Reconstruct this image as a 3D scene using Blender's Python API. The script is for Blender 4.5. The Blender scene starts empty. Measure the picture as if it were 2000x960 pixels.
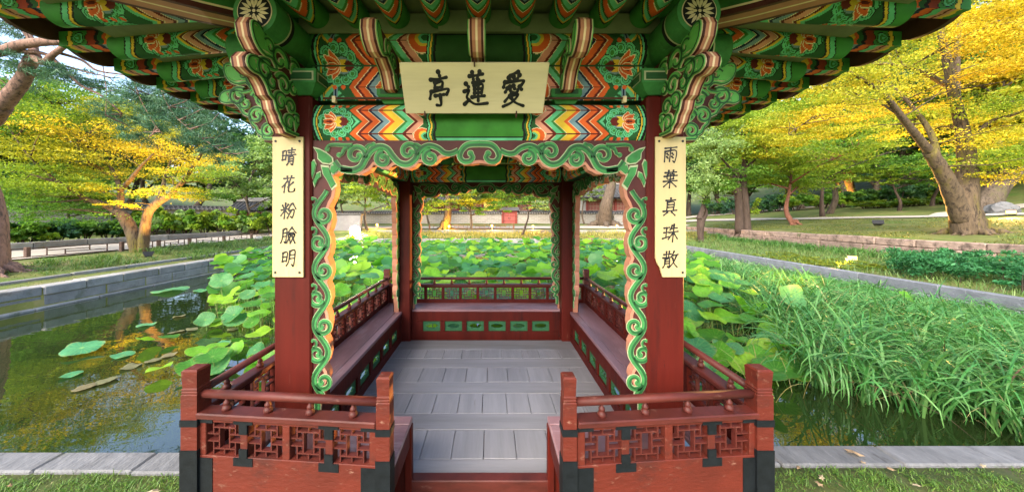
import bpy, bmesh, math, random
import numpy as np
from mathutils import Vector, Matrix, noise as mnoise
from math import sin, cos, pi, radians, sqrt, atan2

S = bpy.context.scene
COL = S.collection
rng = np.random.default_rng(7)
random.seed(7)

# ------------------------------------------------------------------ camera, world, sun, exposure
F, VX, VY = 601.0, 960.0, 421.0          # focal length and vanishing point of the 2000x960 photograph
CAMZ = 2.0
cam = bpy.data.cameras.new("camera")
cam.sensor_width = 36.0
cam.lens = F / 2000.0 * 36.0
cam.shift_x = (1000 - VX) / 2000.0
cam.shift_y = -(480 - VY) / 2000.0
cam.clip_start, cam.clip_end = 0.05, 900.0
camo = bpy.data.objects.new("camera", cam)
COL.objects.link(camo)
camo.location = (0, 0, CAMZ)
camo.rotation_euler = (pi / 2, 0, 0)
S.camera = camo

SUN_D = Vector((-0.45, -0.80, 0.75)).normalized()      # hazy evening sun behind the viewer
W = bpy.data.worlds.new("World")
S.world = W
W.use_nodes = True
wn = W.node_tree
bg = wn.nodes["Background"]
sky = wn.nodes.new("ShaderNodeTexSky")
sky.sky_type = 'NISHITA'
sky.sun_disc = False
sky.sun_elevation = math.asin(SUN_D.z)
sky.sun_rotation = atan2(SUN_D.x, SUN_D.y)
sky.dust_density = 2.5
sky.air_density = 1.0
wn.links.new(sky.outputs[0], bg.inputs[0])
bg.inputs[1].default_value = 0.15
sun = bpy.data.lights.new("sun", 'SUN')
sun.energy = 1.45
sun.angle = radians(55)
sun.color = (1.0, 0.86, 0.64)
suno = bpy.data.objects.new("sun", sun)
COL.objects.link(suno)
suno.rotation_euler = SUN_D.to_track_quat('Z', 'Y').to_euler()

S.view_settings.view_transform = 'Standard'
S.view_settings.look = 'None'
S.view_settings.exposure = 2.2
S.view_settings.gamma = 1.0
S.cycles.use_denoising = True
S.cycles.max_bounces = 7
S.cycles.diffuse_bounces = 5
S.cycles.transmission_bounces = 6
S.cycles.sample_clamp_indirect = 6.0

# ------------------------------------------------------------------ helpers
def P(px, py, D):
    """a point of the photograph at distance D in front of the camera"""
    return np.array(((px - VX) * D / F, D, CAMZ + (VY - py) * D / F))

BASE = {}

class MB:
    def __init__(s):
        s.v, s.f, s.m, s.n = [], [], [], 0
    def add(s, verts, faces, m=0):
        s.v.extend([tuple(map(float, p)) for p in verts])
        k = s.n
        s.f.extend([tuple(i + k for i in f) for f in faces])
        s.m.extend([m] * len(faces))
        s.n += len(verts)
    BF = [(0, 3, 2, 1), (4, 5, 6, 7), (0, 1, 5, 4), (1, 2, 6, 5), (2, 3, 7, 6), (3, 0, 4, 7)]
    def box(s, x0, x1, y0, y1, z0, z1, m=0):
        s.add([(x0, y0, z0), (x1, y0, z0), (x1, y1, z0), (x0, y1, z0), (x0, y0, z1), (x1, y0, z1), (x1, y1, z1), (x0, y1, z1)], MB.BF, m)
    def hexa(s, p8, m=0):
        s.add(p8, MB.BF, m)
    def bar(s, p, q, w, h, m=0, up=(0, 0, 1)):
        p, q = np.array(p, float), np.array(q, float)
        d = q - p; d /= np.linalg.norm(d)
        sd = np.cross(d, up); sd /= max(np.linalg.norm(sd), 1e-9)
        u = np.cross(sd, d)
        a, b = sd * w / 2, u * h / 2
        s.add([p - a - b, p + a - b, q + a - b, q - a - b, p - a + b, p + a + b, q + a + b, q - a + b], MB.BF, m)
    def tube(s, pts, rads, seg=8, m=0, cap=True):
        pts = [np.array(p, float) for p in pts]
        n = len(pts)
        if np.isscalar(rads): rads = [rads] * n
        ref = None
        V = []
        for i in range(n):
            d = pts[min(i + 1, n - 1)] - pts[max(i - 1, 0)]
            d = d / max(np.linalg.norm(d), 1e-9)
            if ref is None:
                ref = np.cross(d, (0.3, 0.2, 1.0) if abs(d[2]) < .9 else (1, 0.2, 0))
            a = ref - d * np.dot(ref, d); a /= max(np.linalg.norm(a), 1e-9); ref = a
            b = np.cross(d, a)
            for k in range(seg):
                t = 2 * pi * k / seg
                V.append(pts[i] + rads[i] * (cos(t) * a + sin(t) * b))
        Fc = []
        for i in range(n - 1):
            for k in range(seg):
                k2 = (k + 1) % seg
                Fc.append((i * seg + k, i * seg + k2, (i + 1) * seg + k2, (i + 1) * seg + k))
        if cap:
            Fc.append(tuple(range(seg - 1, -1, -1)))
            Fc.append(tuple((n - 1) * seg + k for k in range(seg)))
        s.add(V, Fc, m)
    def lathe(s, c, prof, seg=10, m=0):
        V, Fc = [], []
        for r, z in prof:
            for k in range(seg):
                t = 2 * pi * k / seg
                V.append((c[0] + r * cos(t), c[1] + r * sin(t), c[2] + z))
        for i in range(len(prof) - 1):
            for k in range(seg):
                k2 = (k + 1) % seg
                Fc.append((i * seg + k, i * seg + k2, (i + 1) * seg + k2, (i + 1) * seg + k))
        Fc.append(tuple(range(seg - 1, -1, -1)))
        Fc.append(tuple((len(prof) - 1) * seg + k for k in range(seg)))
        s.add(V, Fc, m)
    def prism(s, poly, fn, d0, d1, m=0, mside=None):
        """poly: 2-D outline; fn(u, v, d) -> 3-D point"""
        n = len(poly)
        V = [fn(u, v, d0) for u, v in poly] + [fn(u, v, d1) for u, v in poly]
        s.add(V, [tuple(range(n)), tuple(range(2 * n - 1, n - 1, -1))], m)
        k = s.n - 2 * n
        sd = [(i, n + i, n + (i + 1) % n, (i + 1) % n) for i in range(n)]
        s.f.extend([tuple(j + k for j in f) for f in sd])
        s.m.extend([m if mside is None else mside] * n)
    def build(s, name, mats, parent=None, smooth=False, bevel=0.0, sub=None):
        me = bpy.data.meshes.new(name)
        v = s.v
        if parent is not None and parent.name in BASE:
            b = BASE[parent.name]
            v = [(x - b[0], y - b[1], z - b[2]) for x, y, z in v]
        me.from_pydata(v, [], s.f)
        if not isinstance(mats, (list, tuple)): mats = [mats]
        for m in mats: me.materials.append(m)
        if len(mats) > 1: me.polygons.foreach_set('material_index', s.m)
        if smooth: me.polygons.foreach_set('use_smooth', [True] * len(s.f))
        me.update()
        return link(name, me, parent, bevel)

def link(name, me, parent=None, bevel=0.0):
    o = bpy.data.objects.new(name, me)
    COL.objects.link(o)
    if parent is not None:
        o.parent = parent
        if parent.name in BASE: BASE[o.name] = BASE[parent.name]
    if bevel:
        b = o.modifiers.new('bevel', 'BEVEL'); b.width = bevel; b.segments = 1; b.limit_method = 'ANGLE'
    return o

def tag(o, label=None, cat=None, group=None, kind=None):
    if label: o['label'] = label
    if cat: o['category'] = cat
    if group: o['group'] = group
    if kind: o['kind'] = kind
    return o

def thing(name, label, cat, loc=(0, 0, 0), group=None):
    o = bpy.data.objects.new(name, None)
    o.empty_display_size = .2
    COL.objects.link(o)
    o.location = loc
    BASE[o.name] = tuple(map(float, loc))
    return tag(o, label, cat, group)

def dup(o, parent=None):
    c = o.copy(); COL.objects.link(c)
    if parent is not None: c.parent = parent
    if o.name in BASE: BASE[c.name] = BASE[o.name]
    return c

def dup_tree(o, parent=None, memo={}):
    c = dup(o, parent)
    for ch in KIDS.get(o.name, ()) or [x for x in o.children]:
        dup_tree(ch, c)
    return c
KIDS = {}

def fast_mesh(name, V, Q, cols=None, mat=None, smooth=False):
    """V (n,3), Q (m,k) one polygon size, cols (m,3) per face"""
    V = np.asarray(V, np.float32); Q = np.asarray(Q, np.int32)
    k = Q.shape[1]
    me = bpy.data.meshes.new(name)
    me.vertices.add(len(V)); me.vertices.foreach_set('co', V.ravel())
    me.loops.add(Q.size); me.loops.foreach_set('vertex_index', Q.ravel())
    me.polygons.add(len(Q)); me.polygons.foreach_set('loop_start', np.arange(len(Q), dtype=np.int32) * k)
    if smooth: me.polygons.foreach_set('use_smooth', np.ones(len(Q), bool))
    me.update(calc_edges=True)
    if cols is not None:
        a = me.attributes.new('Col', 'FLOAT_COLOR', 'FACE')
        c = np.ones((len(Q), 4), np.float32); c[:, :3] = cols
        a.data.foreach_set('color', c.ravel())
    if mat: me.materials.append(mat)
    return me

# ------------------------------------------------------------------ materials
def _nodes(name):
    m = bpy.data.materials.new(name); m.use_nodes = True
    nt = m.node_tree
    return m, nt, nt.nodes["Principled BSDF"]

def M(name, col, rough=.7, var=.2, scale=6, stretch=(1, 1, 1), bump=0., bscale=40, spec=.3, spots=None, coords='Object', detail=4, orand=0.0):
    """procedural paint / wood / stone: noise-varied colour, optional second noise colour, bump"""
    m, nt, p = _nodes(name)
    N, L = nt.nodes, nt.links
    tc = N.new("ShaderNodeTexCoord")
    mp = N.new("ShaderNodeMapping"); mp.inputs['Scale'].default_value = stretch
    L.new(tc.outputs[coords], mp.inputs[0])
    n1 = N.new("ShaderNodeTexNoise"); n1.inputs['Scale'].default_value = scale; n1.inputs['Detail'].default_value = detail
    n1.inputs['Roughness'].default_value = .65
    L.new(mp.outputs[0], n1.inputs[0])
    r = N.new("ShaderNodeValToRGB")
    c = np.array(col)
    r.color_ramp.elements[0].position = .3; r.color_ramp.elements[1].position = .7
    r.color_ramp.elements[0].color = (*np.clip(c * (1 - var), 0, 1), 1)
    r.color_ramp.elements[1].color = (*np.clip(c * (1 + var), 0, 1), 1)
    L.new(n1.outputs[0], r.inputs[0])
    out = r.outputs[0]
    for (c2, sc2, lo, hi) in (spots or []):
        n2 = N.new("ShaderNodeTexNoise"); n2.inputs['Scale'].default_value = sc2; n2.inputs['Detail'].default_value = 6
        n2.inputs['Roughness'].default_value = .7
        L.new(mp.outputs[0], n2.inputs[0])
        mr = N.new("ShaderNodeMapRange"); mr.inputs[1].default_value = lo; mr.inputs[2].default_value = hi
        L.new(n2.outputs[0], mr.inputs[0])
        mx = N.new("ShaderNodeMix"); mx.data_type = 'RGBA'
        L.new(mr.outputs[0], mx.inputs[0]); L.new(out, mx.inputs[6]); mx.inputs[7].default_value = (*c2, 1)
        out = mx.outputs[2]
    if orand:                                                # every block or board a little lighter or darker
        oi = N.new("ShaderNodeObjectInfo"); mr = N.new("ShaderNodeMapRange")
        mr.inputs[3].default_value = 1 - orand; mr.inputs[4].default_value = 1 + orand
        L.new(oi.outputs['Random'], mr.inputs[0])
        mx = N.new("ShaderNodeMix"); mx.data_type = 'RGBA'; mx.blend_type = 'MULTIPLY'; mx.inputs[0].default_value = 1
        L.new(out, mx.inputs[6]); L.new(mr.outputs[0], mx.inputs[7]); out = mx.outputs[2]
    L.new(out, p.inputs['Base Color'])
    p.inputs['Roughness'].default_value = rough
    p.inputs['Specular IOR Level'].default_value = spec
    if bump:
        nb = N.new("ShaderNodeTexNoise"); nb.inputs['Scale'].default_value = bscale; nb.inputs['Detail'].default_value = 5
        L.new(mp.outputs[0], nb.inputs[0])
        b = N.new("ShaderNodeBump"); b.inputs['Strength'].default_value = bump; b.inputs['Distance'].default_value = .02
        L.new(nb.outputs[0], b.inputs['Height']); L.new(b.outputs[0], p.inputs['Normal'])
    return m

def Mpaint(name, rough=.78, var=.24):
    """paint whose colour is laid out on the mesh (face attribute Col), weathered by noise"""
    m, nt, p = _nodes(name)
    N, L = nt.nodes, nt.links
    a = N.new("ShaderNodeAttribute"); a.attribute_name = 'Col'
    tc = N.new("ShaderNodeTexCoord")
    n = N.new("ShaderNodeTexNoise"); n.inputs['Scale'].default_value = 9; n.inputs['Detail'].default_value = 6
    L.new(tc.outputs['Object'], n.inputs[0])
    mr = N.new("ShaderNodeMapRange"); mr.inputs[1].default_value = .3; mr.inputs[2].default_value = .7
    mr.inputs[3].default_value = 1 - var; mr.inputs[4].default_value = 1 + var
    L.new(n.outputs[0], mr.inputs[0])
    mx = N.new("ShaderNodeMix"); mx.data_type = 'RGBA'; mx.blend_type = 'MULTIPLY'; mx.inputs[0].default_value = 1
    L.new(a.outputs['Color'], mx.inputs[6]); L.new(mr.outputs[0], mx.inputs[7])
    L.new(mx.outputs[2], p.inputs['Base Color'])
    p.inputs['Roughness'].default_value = rough; p.inputs['Specular IOR Level'].default_value = .25
    return m

def Mleaf(name, trans=.4, rough=.5, spec=.2, attr=True, col=None, veins=False):
    m, nt, p = _nodes(name)
    N, L = nt.nodes, nt.links
    if attr:
        a = N.new("ShaderNodeAttribute"); a.attribute_name = 'Col'; out = a.outputs['Color']
    else:
        oi = N.new("ShaderNodeObjectInfo")
        r = N.new("ShaderNodeValToRGB")
        els = r.color_ramp.elements
        els[0].color = (*col[0], 1); els[1].color = (*col[-1], 1)
        for i, c in enumerate(col[1:-1]):
            e = els.new((i + 1) / (len(col) - 1)); e.color = (*c, 1)
        L.new(oi.outputs['Random'], r.inputs[0])
        tc = N.new("ShaderNodeTexCoord")
        wv = N.new("ShaderNodeTexNoise"); wv.inputs['Scale'].default_value = 7
        L.new(tc.outputs['Object'], wv.inputs[0])
        mr = N.new("ShaderNodeMapRange"); mr.inputs[1].default_value = .3; mr.inputs[2].default_value = .7
        mr.inputs[3].default_value = .8; mr.inputs[4].default_value = 1.2
        L.new(wv.outputs[0], mr.inputs[0])
        mx = N.new("ShaderNodeMix"); mx.data_type = 'RGBA'; mx.blend_type = 'MULTIPLY'; mx.inputs[0].default_value = 1
        L.new(r.outputs[0], mx.inputs[6]); L.new(mr.outputs[0], mx.inputs[7])
        out = mx.outputs[2]
        if veins:
            def mth(op, a, b_=None):
                n_ = N.new("ShaderNodeMath"); n_.operation = op
                for i_, v_ in enumerate((a, b_)):
                    if v_ is None: continue
                    if isinstance(v_, (int, float)): n_.inputs[i_].default_value = v_
                    else: L.new(v_, n_.inputs[i_])
                return n_.outputs[0]
            sx = N.new("ShaderNodeSeparateXYZ"); L.new(tc.outputs['Object'], sx.inputs[0])
            th_ = mth('ARCTAN2', sx.outputs[1], sx.outputs[0])
            rad = mth('SQRT', mth('ADD', mth('MULTIPLY', sx.outputs[0], sx.outputs[0]), mth('MULTIPLY', sx.outputs[1], sx.outputs[1])))
            v = mth('POWER', mth('ABSOLUTE', mth('COSINE', mth('MULTIPLY', th_, 10.0))), 24.0)
            spot_ = N.new("ShaderNodeMapRange"); spot_.inputs[1].default_value = .16; spot_.inputs[2].default_value = .04; L.new(rad, spot_.inputs[0])
            mv = N.new("ShaderNodeMix"); mv.data_type = 'RGBA'; L.new(mth('MAXIMUM', mth('MULTIPLY', v, .28), mth('MULTIPLY', spot_.outputs[0], .6)), mv.inputs[0])
            L.new(out, mv.inputs[6]); mv.inputs[7].default_value = (.26, .42, .10, 1)
            rim = N.new("ShaderNodeMapRange"); rim.inputs[1].default_value = .93; rim.inputs[2].default_value = 1.08; rim.inputs[4].default_value = .55; L.new(mth('ADD', rad, mth('MULTIPLY', mth('SUBTRACT', wv.outputs[0], .5), .7)), rim.inputs[0])
            mb_ = N.new("ShaderNodeMix"); mb_.data_type = 'RGBA'; L.new(rim.outputs[0], mb_.inputs[0]); L.new(mv.outputs[2], mb_.inputs[6]); mb_.inputs[7].default_value = (.26, .22, .05, 1)
            out = mb_.outputs[2]
    L.new(out, p.inputs['Base Color'])
    p.inputs['Roughness'].default_value = rough
    p.inputs['Specular IOR Level'].default_value = spec
    t = N.new("ShaderNodeBsdfTranslucent")
    g = N.new("ShaderNodeMix"); g.data_type = 'RGBA'; g.blend_type = 'MULTIPLY'; g.inputs[0].default_value = 1
    L.new(out, g.inputs[6]); g.inputs[7].default_value = (1.25, 1.25, .6, 1)
    L.new(g.outputs[2], t.inputs[0])
    ms = N.new("ShaderNodeMixShader"); ms.inputs[0].default_value = trans
    L.new(p.outputs[0], ms.inputs[1]); L.new(t.outputs[0], ms.inputs[2])
    L.new(ms.outputs[0], N["Material Output"].inputs[0])
    return m

def Memit(name, col, strength):
    m, nt, p = _nodes(name)
    p.inputs['Base Color'].default_value = (*col, 1)
    p.inputs['Emission Color'].default_value = (*col, 1)
    p.inputs['Emission Strength'].default_value = strength
    return m

# dancheong palette (linear)
GRN = (.045, .21, .04); GRNL = (.09, .42, .11); MINT = (.12, .50, .25); GRND = (.02, .095, .028)
ORG = (.64, .11, .022); MAR = (.13, .016, .012); YEL = (.70, .46, .04); BLU = (.17, .27, .32)
NVY = (.008, .016, .05); PNK = (.64, .28, .19); CRM = (.80, .68, .42); BLK = (.008, .009, .009); WHT = (.8, .78, .68)

m_wood = M("red_lacquered_wood", (.064, .0066, .0040), .55, .32, 5, (1, 1, .12), .12, 30, spec=.15, spots=[((.03, .006, .005), 7, .56, .72), ((.12, .035, .024), 16, .64, .73), ((.010, .004, .003), 26, .66, .69)])
m_front = M("front_red_paint", (.080, .0100, .0044), .66, .25, 5, (.5, 1, 1), .2, 60, spots=[((.20, .10, .07), 13, .635, .70), ((.030, .008, .006), 3.5, .54, .70), ((.12, .045, .03), 34, .60, .68)])
m_rail = M("weathered_rail_paint", (.064, .0115, .0085), .55, .38, 14, (.3, .3, 1), .15, 40, spots=[((.19, .10, .08), 16, .60, .74)])
m_seat = M("worn_seat_boards", (.18, .098, .115), .42, .3, 5, (1, .22, 1), .08, 50, spec=.45, spots=[((.36, .26, .29), 6, .55, .75), ((.09, .03, .03), 4, .62, .8)])
m_seatx = M("worn_seat_boards_across", (.21, .115, .13), .42, .28, 5, (.22, 1, 1), .08, 50, spec=.45, spots=[((.36, .26, .29), 6, .55, .75), ((.09, .03, .03), 4, .62, .8)])
m_plank = M("grey_floor_planks", (.205, .207, .232), .5, .17, 9, (1, .10, 1), .12, 60, spec=.4, spots=[((.12, .105, .10), 12, .63, .78), ((.26, .255, .26), 5, .60, .8)], orand=.07)
m_plankx = M("grey_floor_boards_across", (.188, .189, .210), .5, .17, 9, (.10, 1, 1), .12, 60, spec=.4, spots=[((.12, .105, .10), 12, .63, .78), ((.24, .235, .24), 5, .60, .8)], orand=.05)
m_black = M("black_strap_paint", (.006, .008, .010), .6, .3, 20, bump=.08, spec=.15)
m_maroon = M("maroon_ground_paint", (.062, .012, .010), .6, .25, 8)
m_green = M("green_paint", (.033, .165, .036), .72, .30, 7, spots=[((.02, .075, .02), 5, .56, .74)])
m_mint = M("mint_scroll_paint", (.038, .185, .050), .72, .28, 9)
m_darkgreen = M("dark_green_paint", (.014, .075, .022), .55, .22, 9)
m_palegreen = M("pale_green_soffit", (.19, .22, .12), .7, .18, 5)
m_outline = M("pale_outline_paint", (.36, .40, .24), .6, .12, 9)
m_vent = M("dark_green_vent_paint", (.022, .10, .04), .6, .25, 9)
m_pink = M("pink_edge_paint", (.40, .175, .11), .72, .15, 9)
m_cream = M("cream_stripe_paint", (.70, .56, .36), .6, .12, 9)
m_board = M("cream_signboard", (.56, .49, .30), .5, .12, 9, (.12, 1, 1), .1, 60, spots=[((.42, .34, .18), 7, .55, .74), ((.24, .18, .10), 26, .66, .74)])
m_plaque = M("yellow_cream_plaque", (.53, .42, .21), .5, .12, 8, (1, 1, .10), .1, 60, spots=[((.38, .27, .11), 6, .55, .74), ((.22, .16, .08), 26, .66, .74)])
m_ink = M("ink", (.012, .012, .014), .45, .2, 20)
m_paint = Mpaint("dancheong_paint")
m_soffit = M("brown_eave_boards", (.07, .032, .018), .7, .3, 8, (1, 4, 1))
m_tile = M("grey_roof_tile", (.075, .072, .07), .65, .35, 10, bump=.15, spots=[((.035, .033, .03), 6, .6, .8)])
m_granite = M("grey_granite", (.235, .23, .225), .75, .22, 3, bump=.4, bscale=30, spots=[((.12, .115, .10), 2.6, .56, .74), ((.36, .35, .34), 11, .62, .74), ((.07, .09, .03), 1.6, .58, .74)], detail=9, orand=.2)
m_curb = M("blue_grey_curb_stone", (.150, .160, .185), .75, .28, 3, bump=.5, bscale=30, spots=[((.15, .15, .16), 4, .58, .78), ((.30, .32, .36), 14, .60, .74), ((.09, .09, .095), 9, .60, .72)], detail=9, orand=.14)
m_coping = M("streaked_coping_stone", (.125, .128, .135), .8, .3, 6, (1, .35, 1), .6, 40, spots=[((.06, .06, .062), 9, .55, .68), ((.21, .21, .215), 16, .60, .72), ((.08, .085, .04), 2.5, .62, .76)], detail=10, orand=.12)
m_pinkstone = M("pinkish_wall_stone", (.245, .18, .15), .8, .32, 3, bump=.6, bscale=24, spots=[((.055, .04, .034), 3.2, .50, .66), ((.32, .26, .23), 9, .62, .74), ((.07, .10, .03), 1.6, .60, .76)], detail=9, orand=.2)
m_mossstone = M("mossy_wall_stone", (.12, .13, .05), .85, .35, 5, bump=.5, bscale=24, spots=[((.22, .19, .15), 6, .62, .8)], detail=9)
# ------------------------------------------------------------------ painted ornament: 2-D canvas whose cells become coloured mesh faces
class Canvas:
    def __init__(s, W, H, cell, col):
        s.nx, s.ny = max(2, int(round(W / cell))), max(2, int(round(H / cell)))
        s.W, s.H = W, H
        s.U, s.V = np.meshgrid((np.arange(s.nx) + .5) * W / s.nx, (np.arange(s.ny) + .5) * H / s.ny)
        s.C = np.empty((s.ny, s.nx, 3), np.float32); s.C[:] = col
    def fill(s, mask, col): s.C[mask] = col
    def disc(s, x, y, r, col): s.fill((s.U - x) ** 2 + (s.V - y) ** 2 < r * r, col)
    def ell(s, x, y, a, b, th, col):
        c, n = cos(th), sin(th); du, dv = s.U - x, s.V - y
        s.fill(((du * c + dv * n) / a) ** 2 + ((-du * n + dv * c) / b) ** 2 < 1, col)
    def petal(s, x, y, L, w, th, col, edge=None):
        c, n = cos(th), sin(th); du, dv = s.U - x, s.V - y
        p = (du * c + dv * n) / L; q = np.abs(-du * n + dv * c)
        prof = w * np.sqrt(np.clip(p, 0, 1)) * (1 - np.clip(p, 0, 1)) * 2.0
        inn = (p > 0) & (p < 1)
        if edge is not None:
            s.fill(inn & (q < prof + .1 * w), edge)
        s.fill(inn & (q < prof - .06 * w), col)
    def mesh(s, name, fn, mat, flip=False):
        us = np.linspace(0, s.W, s.nx + 1); vs = np.linspace(0, s.H, s.ny + 1)
        V = np.array([fn(u, v) for v in vs for u in us], np.float32) if not hasattr(fn, 'vec') else fn.vec(us, vs)
        i = np.arange(s.ny * (s.nx + 1)).reshape(s.ny, s.nx + 1)[:, :-1].ravel()
        Q = np.stack([i, i + 1, i + s.nx + 2, i + s.nx + 1], 1)
        if flip: Q = Q[:, ::-1]
        return fast_mesh(name, V, Q, s.C.reshape(-1, 3), mat, smooth=True)

def lotus(cv, x, y, k, dirx=1):
    """lotus medallion with its ring of green swirls; dirx: +1 opens to -u"""
    cv.ell(x + dirx * .02 * k, y, .115 * k, .118 * k, 0, GRND)
    for i in range(11):
        t = 2 * pi * i / 11
        cx, cy = x + dirx * .02 * k + .088 * k * cos(t), y + .092 * k * sin(t)
        for r, c in ((.036, BLK), (.033, MINT), (.022, GRND), (.018, MINT), (.011, GRN)):
            cv.disc(cx, cy, r * k, c)
    for sg in (-1, 1):
        for i in range(3):
            cv.disc(x + dirx * (-.01 + .05 * i) * k, y + sg * .128 * k, .013 * k, ORG)
    cv.ell(x + dirx * .02 * k, y, .072 * k, .068 * k, 0, GRND)
    cv.ell(x + dirx * .045 * k, y, .05 * k, .052 * k, 0, BLU)
    cv.ell(x + dirx * .075 * k, y, .030 * k, .034 * k, 0, MAR)
    for sg in (-1, 1):
        cv.petal(x + dirx * -.005 * k, y + sg * .012 * k, .078 * k, .020 * k, (0 if dirx > 0 else pi) + sg * dirx * .35, YEL, BLK)
    cv.ell(x + dirx * .022 * k, y, .036 * k, .024 * k, 0, YEL)
    for th in (1.25, -1.25, .75, -.75, 0):
        cv.petal(x + dirx * .008 * k, y, .088 * k, .032 * k, (pi if dirx > 0 else 0) + th, ORG, CRM)
        cv.petal(x + dirx * .002 * k, y, .055 * k, .014 * k, (pi if dirx > 0 else 0) + th, MAR)
    cv.disc(x - dirx * .078 * k, y, .022 * k, GRND)
    for dy in (-.012, 0, .012): cv.disc(x - dirx * .08 * k, y + dy * k, .009 * k, MINT)

def tri(vn):                                       # zigzag: 1 at the middle, -1 at +-.62, rising again to the edges
    t = np.abs(vn); return np.where(t < .62, 1 - t / .31, -1 + (t - .62) / .31)

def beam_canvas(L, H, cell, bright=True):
    cv = Canvas(L, H, cell, GRND)
    a = L / 2 - np.abs(cv.U - L / 2)
    vn = (cv.V - H / 2) / (H / 2)
    T = tri(vn)
    wav = .006 * np.sin(vn * 7)
    A_ = .042 * (H / .27) ** .6
    s = a - A_ * T
    o = .125 - A_
    # chevrons
    bands = [(.155, .170, YEL), (.170, .205, MINT), (.205, .222, GRND), (.222, .262, ORG), (.262, .268, CRM), (.268, .288, MAR), (.288, .334, ORG), (.334, .339, CRM),
             (.339, .357, NVY), (.357, .398, BLU), (.398, .403, CRM), (.403, .430, ORG), (.430, .486, YEL), (.486, .491, CRM), (.491, .512, GRN), (.512, .552, MINT),
             (.552, .556, CRM), (.556, .576, MAR), (.576, .622, PNK), (.622, .627, CRM)]
    for lo, hi, c in bands: cv.fill((s >= lo + o) & (s < hi + o), c)
    # interlace: thin dark line where the zigzag turns
    turn = (np.abs(np.abs(vn) - .62) < .018) & (s > .27 + o) & (s < .62 + o)
    cv.fill(turn, np.array(MAR) * .8)
    cv.fill(a > .735, GRND)
    for sg in (-1, 1):
        for half in (0, 1):
            xx = (.725 if half == 0 else L - .725)
            yy = H / 2 + sg * H * .36
            k = .055 * H / .27
            cv.disc(xx, yy, k, CRM); cv.disc(xx, yy, k * .93, ORG); cv.disc(xx + (.012 if half == 0 else -.012), yy, k * .62, YEL)
            cv.disc(xx + (.018 if half == 0 else -.018), yy, k * .45, MINT); cv.disc(xx + (.022 if half == 0 else -.022), yy, k * .28, GRND)
            cv.disc(xx + (.066 if half == 0 else -.066), yy, .008, CRM)
    cv.fill((a > .79), GRND)
    # medallion ground and corner fans
    cv.fill(a < .275 + .03 * T, GRND)
    for half in (0, 1):
        for sg in (-1, 1):
            cx, cy = (.235 if half == 0 else L - .235), H / 2 + sg * H * .62
            for r, c in ((.125, YEL), (.117, MINT), (.100, GRND), (.088, MINT), (.072, GRND), (.06, MINT), (.046, GRND), (.034, MINT)):
                m = ((cv.U - cx) ** 2 + (cv.V - cy) ** 2 < (r * H / .30) ** 2) & (a < .40) & (s < .215)
                cv.fill(m, c)
        cv.fill((np.abs(a - .15) < .014) & (np.abs(vn) > .6), BLU)
        cv.fill((np.abs(a - .15) < .004) & (np.abs(vn) > .6), NVY)
    for half in (0, 1):
        lotus(cv, .155 if half == 0 else L - .155, H / 2, H / .285 * .95 if H < .33 else 1.12, 1 if half == 0 else -1)
    e = a + .012 * np.cos(vn * 2.6)
    for lo, hi, c in ((-1, .026, GRN), (.026, .044, BLK), (.044, .056, MINT), (.056, .062, BLK), (.062, .070, YEL), (.070, .074, BLK)):
        cv.fill((e >= lo) & (e < hi), c)
    ee = a + wav
    for lo, hi, c in ((.755, .762, BLK), (.762, .772, MINT), (.772, .777, BLK), (.777, .787, YEL), (.787, .80, GRND), (.80, .815, BLK)):
        cv.fill((ee >= lo) & (ee < hi), c)
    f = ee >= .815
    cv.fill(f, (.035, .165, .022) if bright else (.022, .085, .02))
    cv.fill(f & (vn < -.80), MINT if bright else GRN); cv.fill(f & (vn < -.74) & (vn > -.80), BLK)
    cv.fill(f & (vn > .86), GRN); cv.fill(f & (vn > .80) & (vn < .86), BLK)
    return cv

def rafter_canvas(L, circ, cell, shift=0.0):
    """u along the rafter from root to tip, v round it"""
    cv = Canvas(L, circ, cell, GRN)
    u = cv.U
    ph = cv.V / circ * 2 * pi                                  # 0 = top
    q = np.abs(((cv.V / circ * 2) % 1) - .5) * 2               # 0 at the two sides, 1 at top and bottom
    s = u + .13 * (q - .5) + shift
    b = [(.52, .535, BLK), (.535, .55, YEL), (.55, .58, MINT), (.58, .60, GRND), (.60, .655, ORG), (.655, .661, CRM), (.661, .685, GRN), (.685, .735, MINT), (.735, .741, CRM),
         (.741, .765, NVY), (.765, .805, BLU), (.805, .811, CRM), (.811, .835, MAR), (.835, .885, PNK), (.885, .891, CRM), (.891, .91, MAR), (.91, .93, YEL), (.93, .96, MINT)]
    for lo, hi, c in b: cv.fill((s >= lo) & (s < hi), c)
    cv.fill(s >= .96, GRND)
    for fy in (.25, .75):
        lotus(cv, 1.145, circ * fy, 1.12, -1)
    e = u + .03 * np.cos(ph * 2) * -1
    for lo, hi, c in ((1.30, 1.312, BLK), (1.312, 1.33, YEL), (1.33, 1.336, BLK), (1.336, 1.37, MINT), (1.37, 1.378, BLK), (1.378, 2, GRN)):
        cv.fill((e >= lo) & (e < hi), c)
    return cv

# ------------------------------------------------------------------ ribbons and scrolls carved in low relief
def smooth_path(pts, n=8):
    p = np.array(pts, float)
    p = np.vstack([2 * p[0] - p[1], p, 2 * p[-1] - p[-2]])
    out = []
    for i in range(1, len(p) - 2):
        for t in np.linspace(0, 1, n, endpoint=False):
            a, b, c, d = p[i - 1], p[i], p[i + 1], p[i + 2]
            out.append(.5 * ((2 * b) + (c - a) * t + (2 * a - 5 * b + 4 * c - d) * t * t + (3 * b - a - 3 * c + d) * t ** 3))
    out.append(p[-2])
    return np.array(out)

def spiral(cx, cz, R, start, turns, ccw=1, r1=.28, n=26):
    t = np.linspace(0, 1, n)
    r = R * (1 - (1 - r1) * t)
    a = start + ccw * turns * 2 * pi * t
    return np.stack([cx + r * np.cos(a), cz + r * np.sin(a)], 1)

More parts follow.
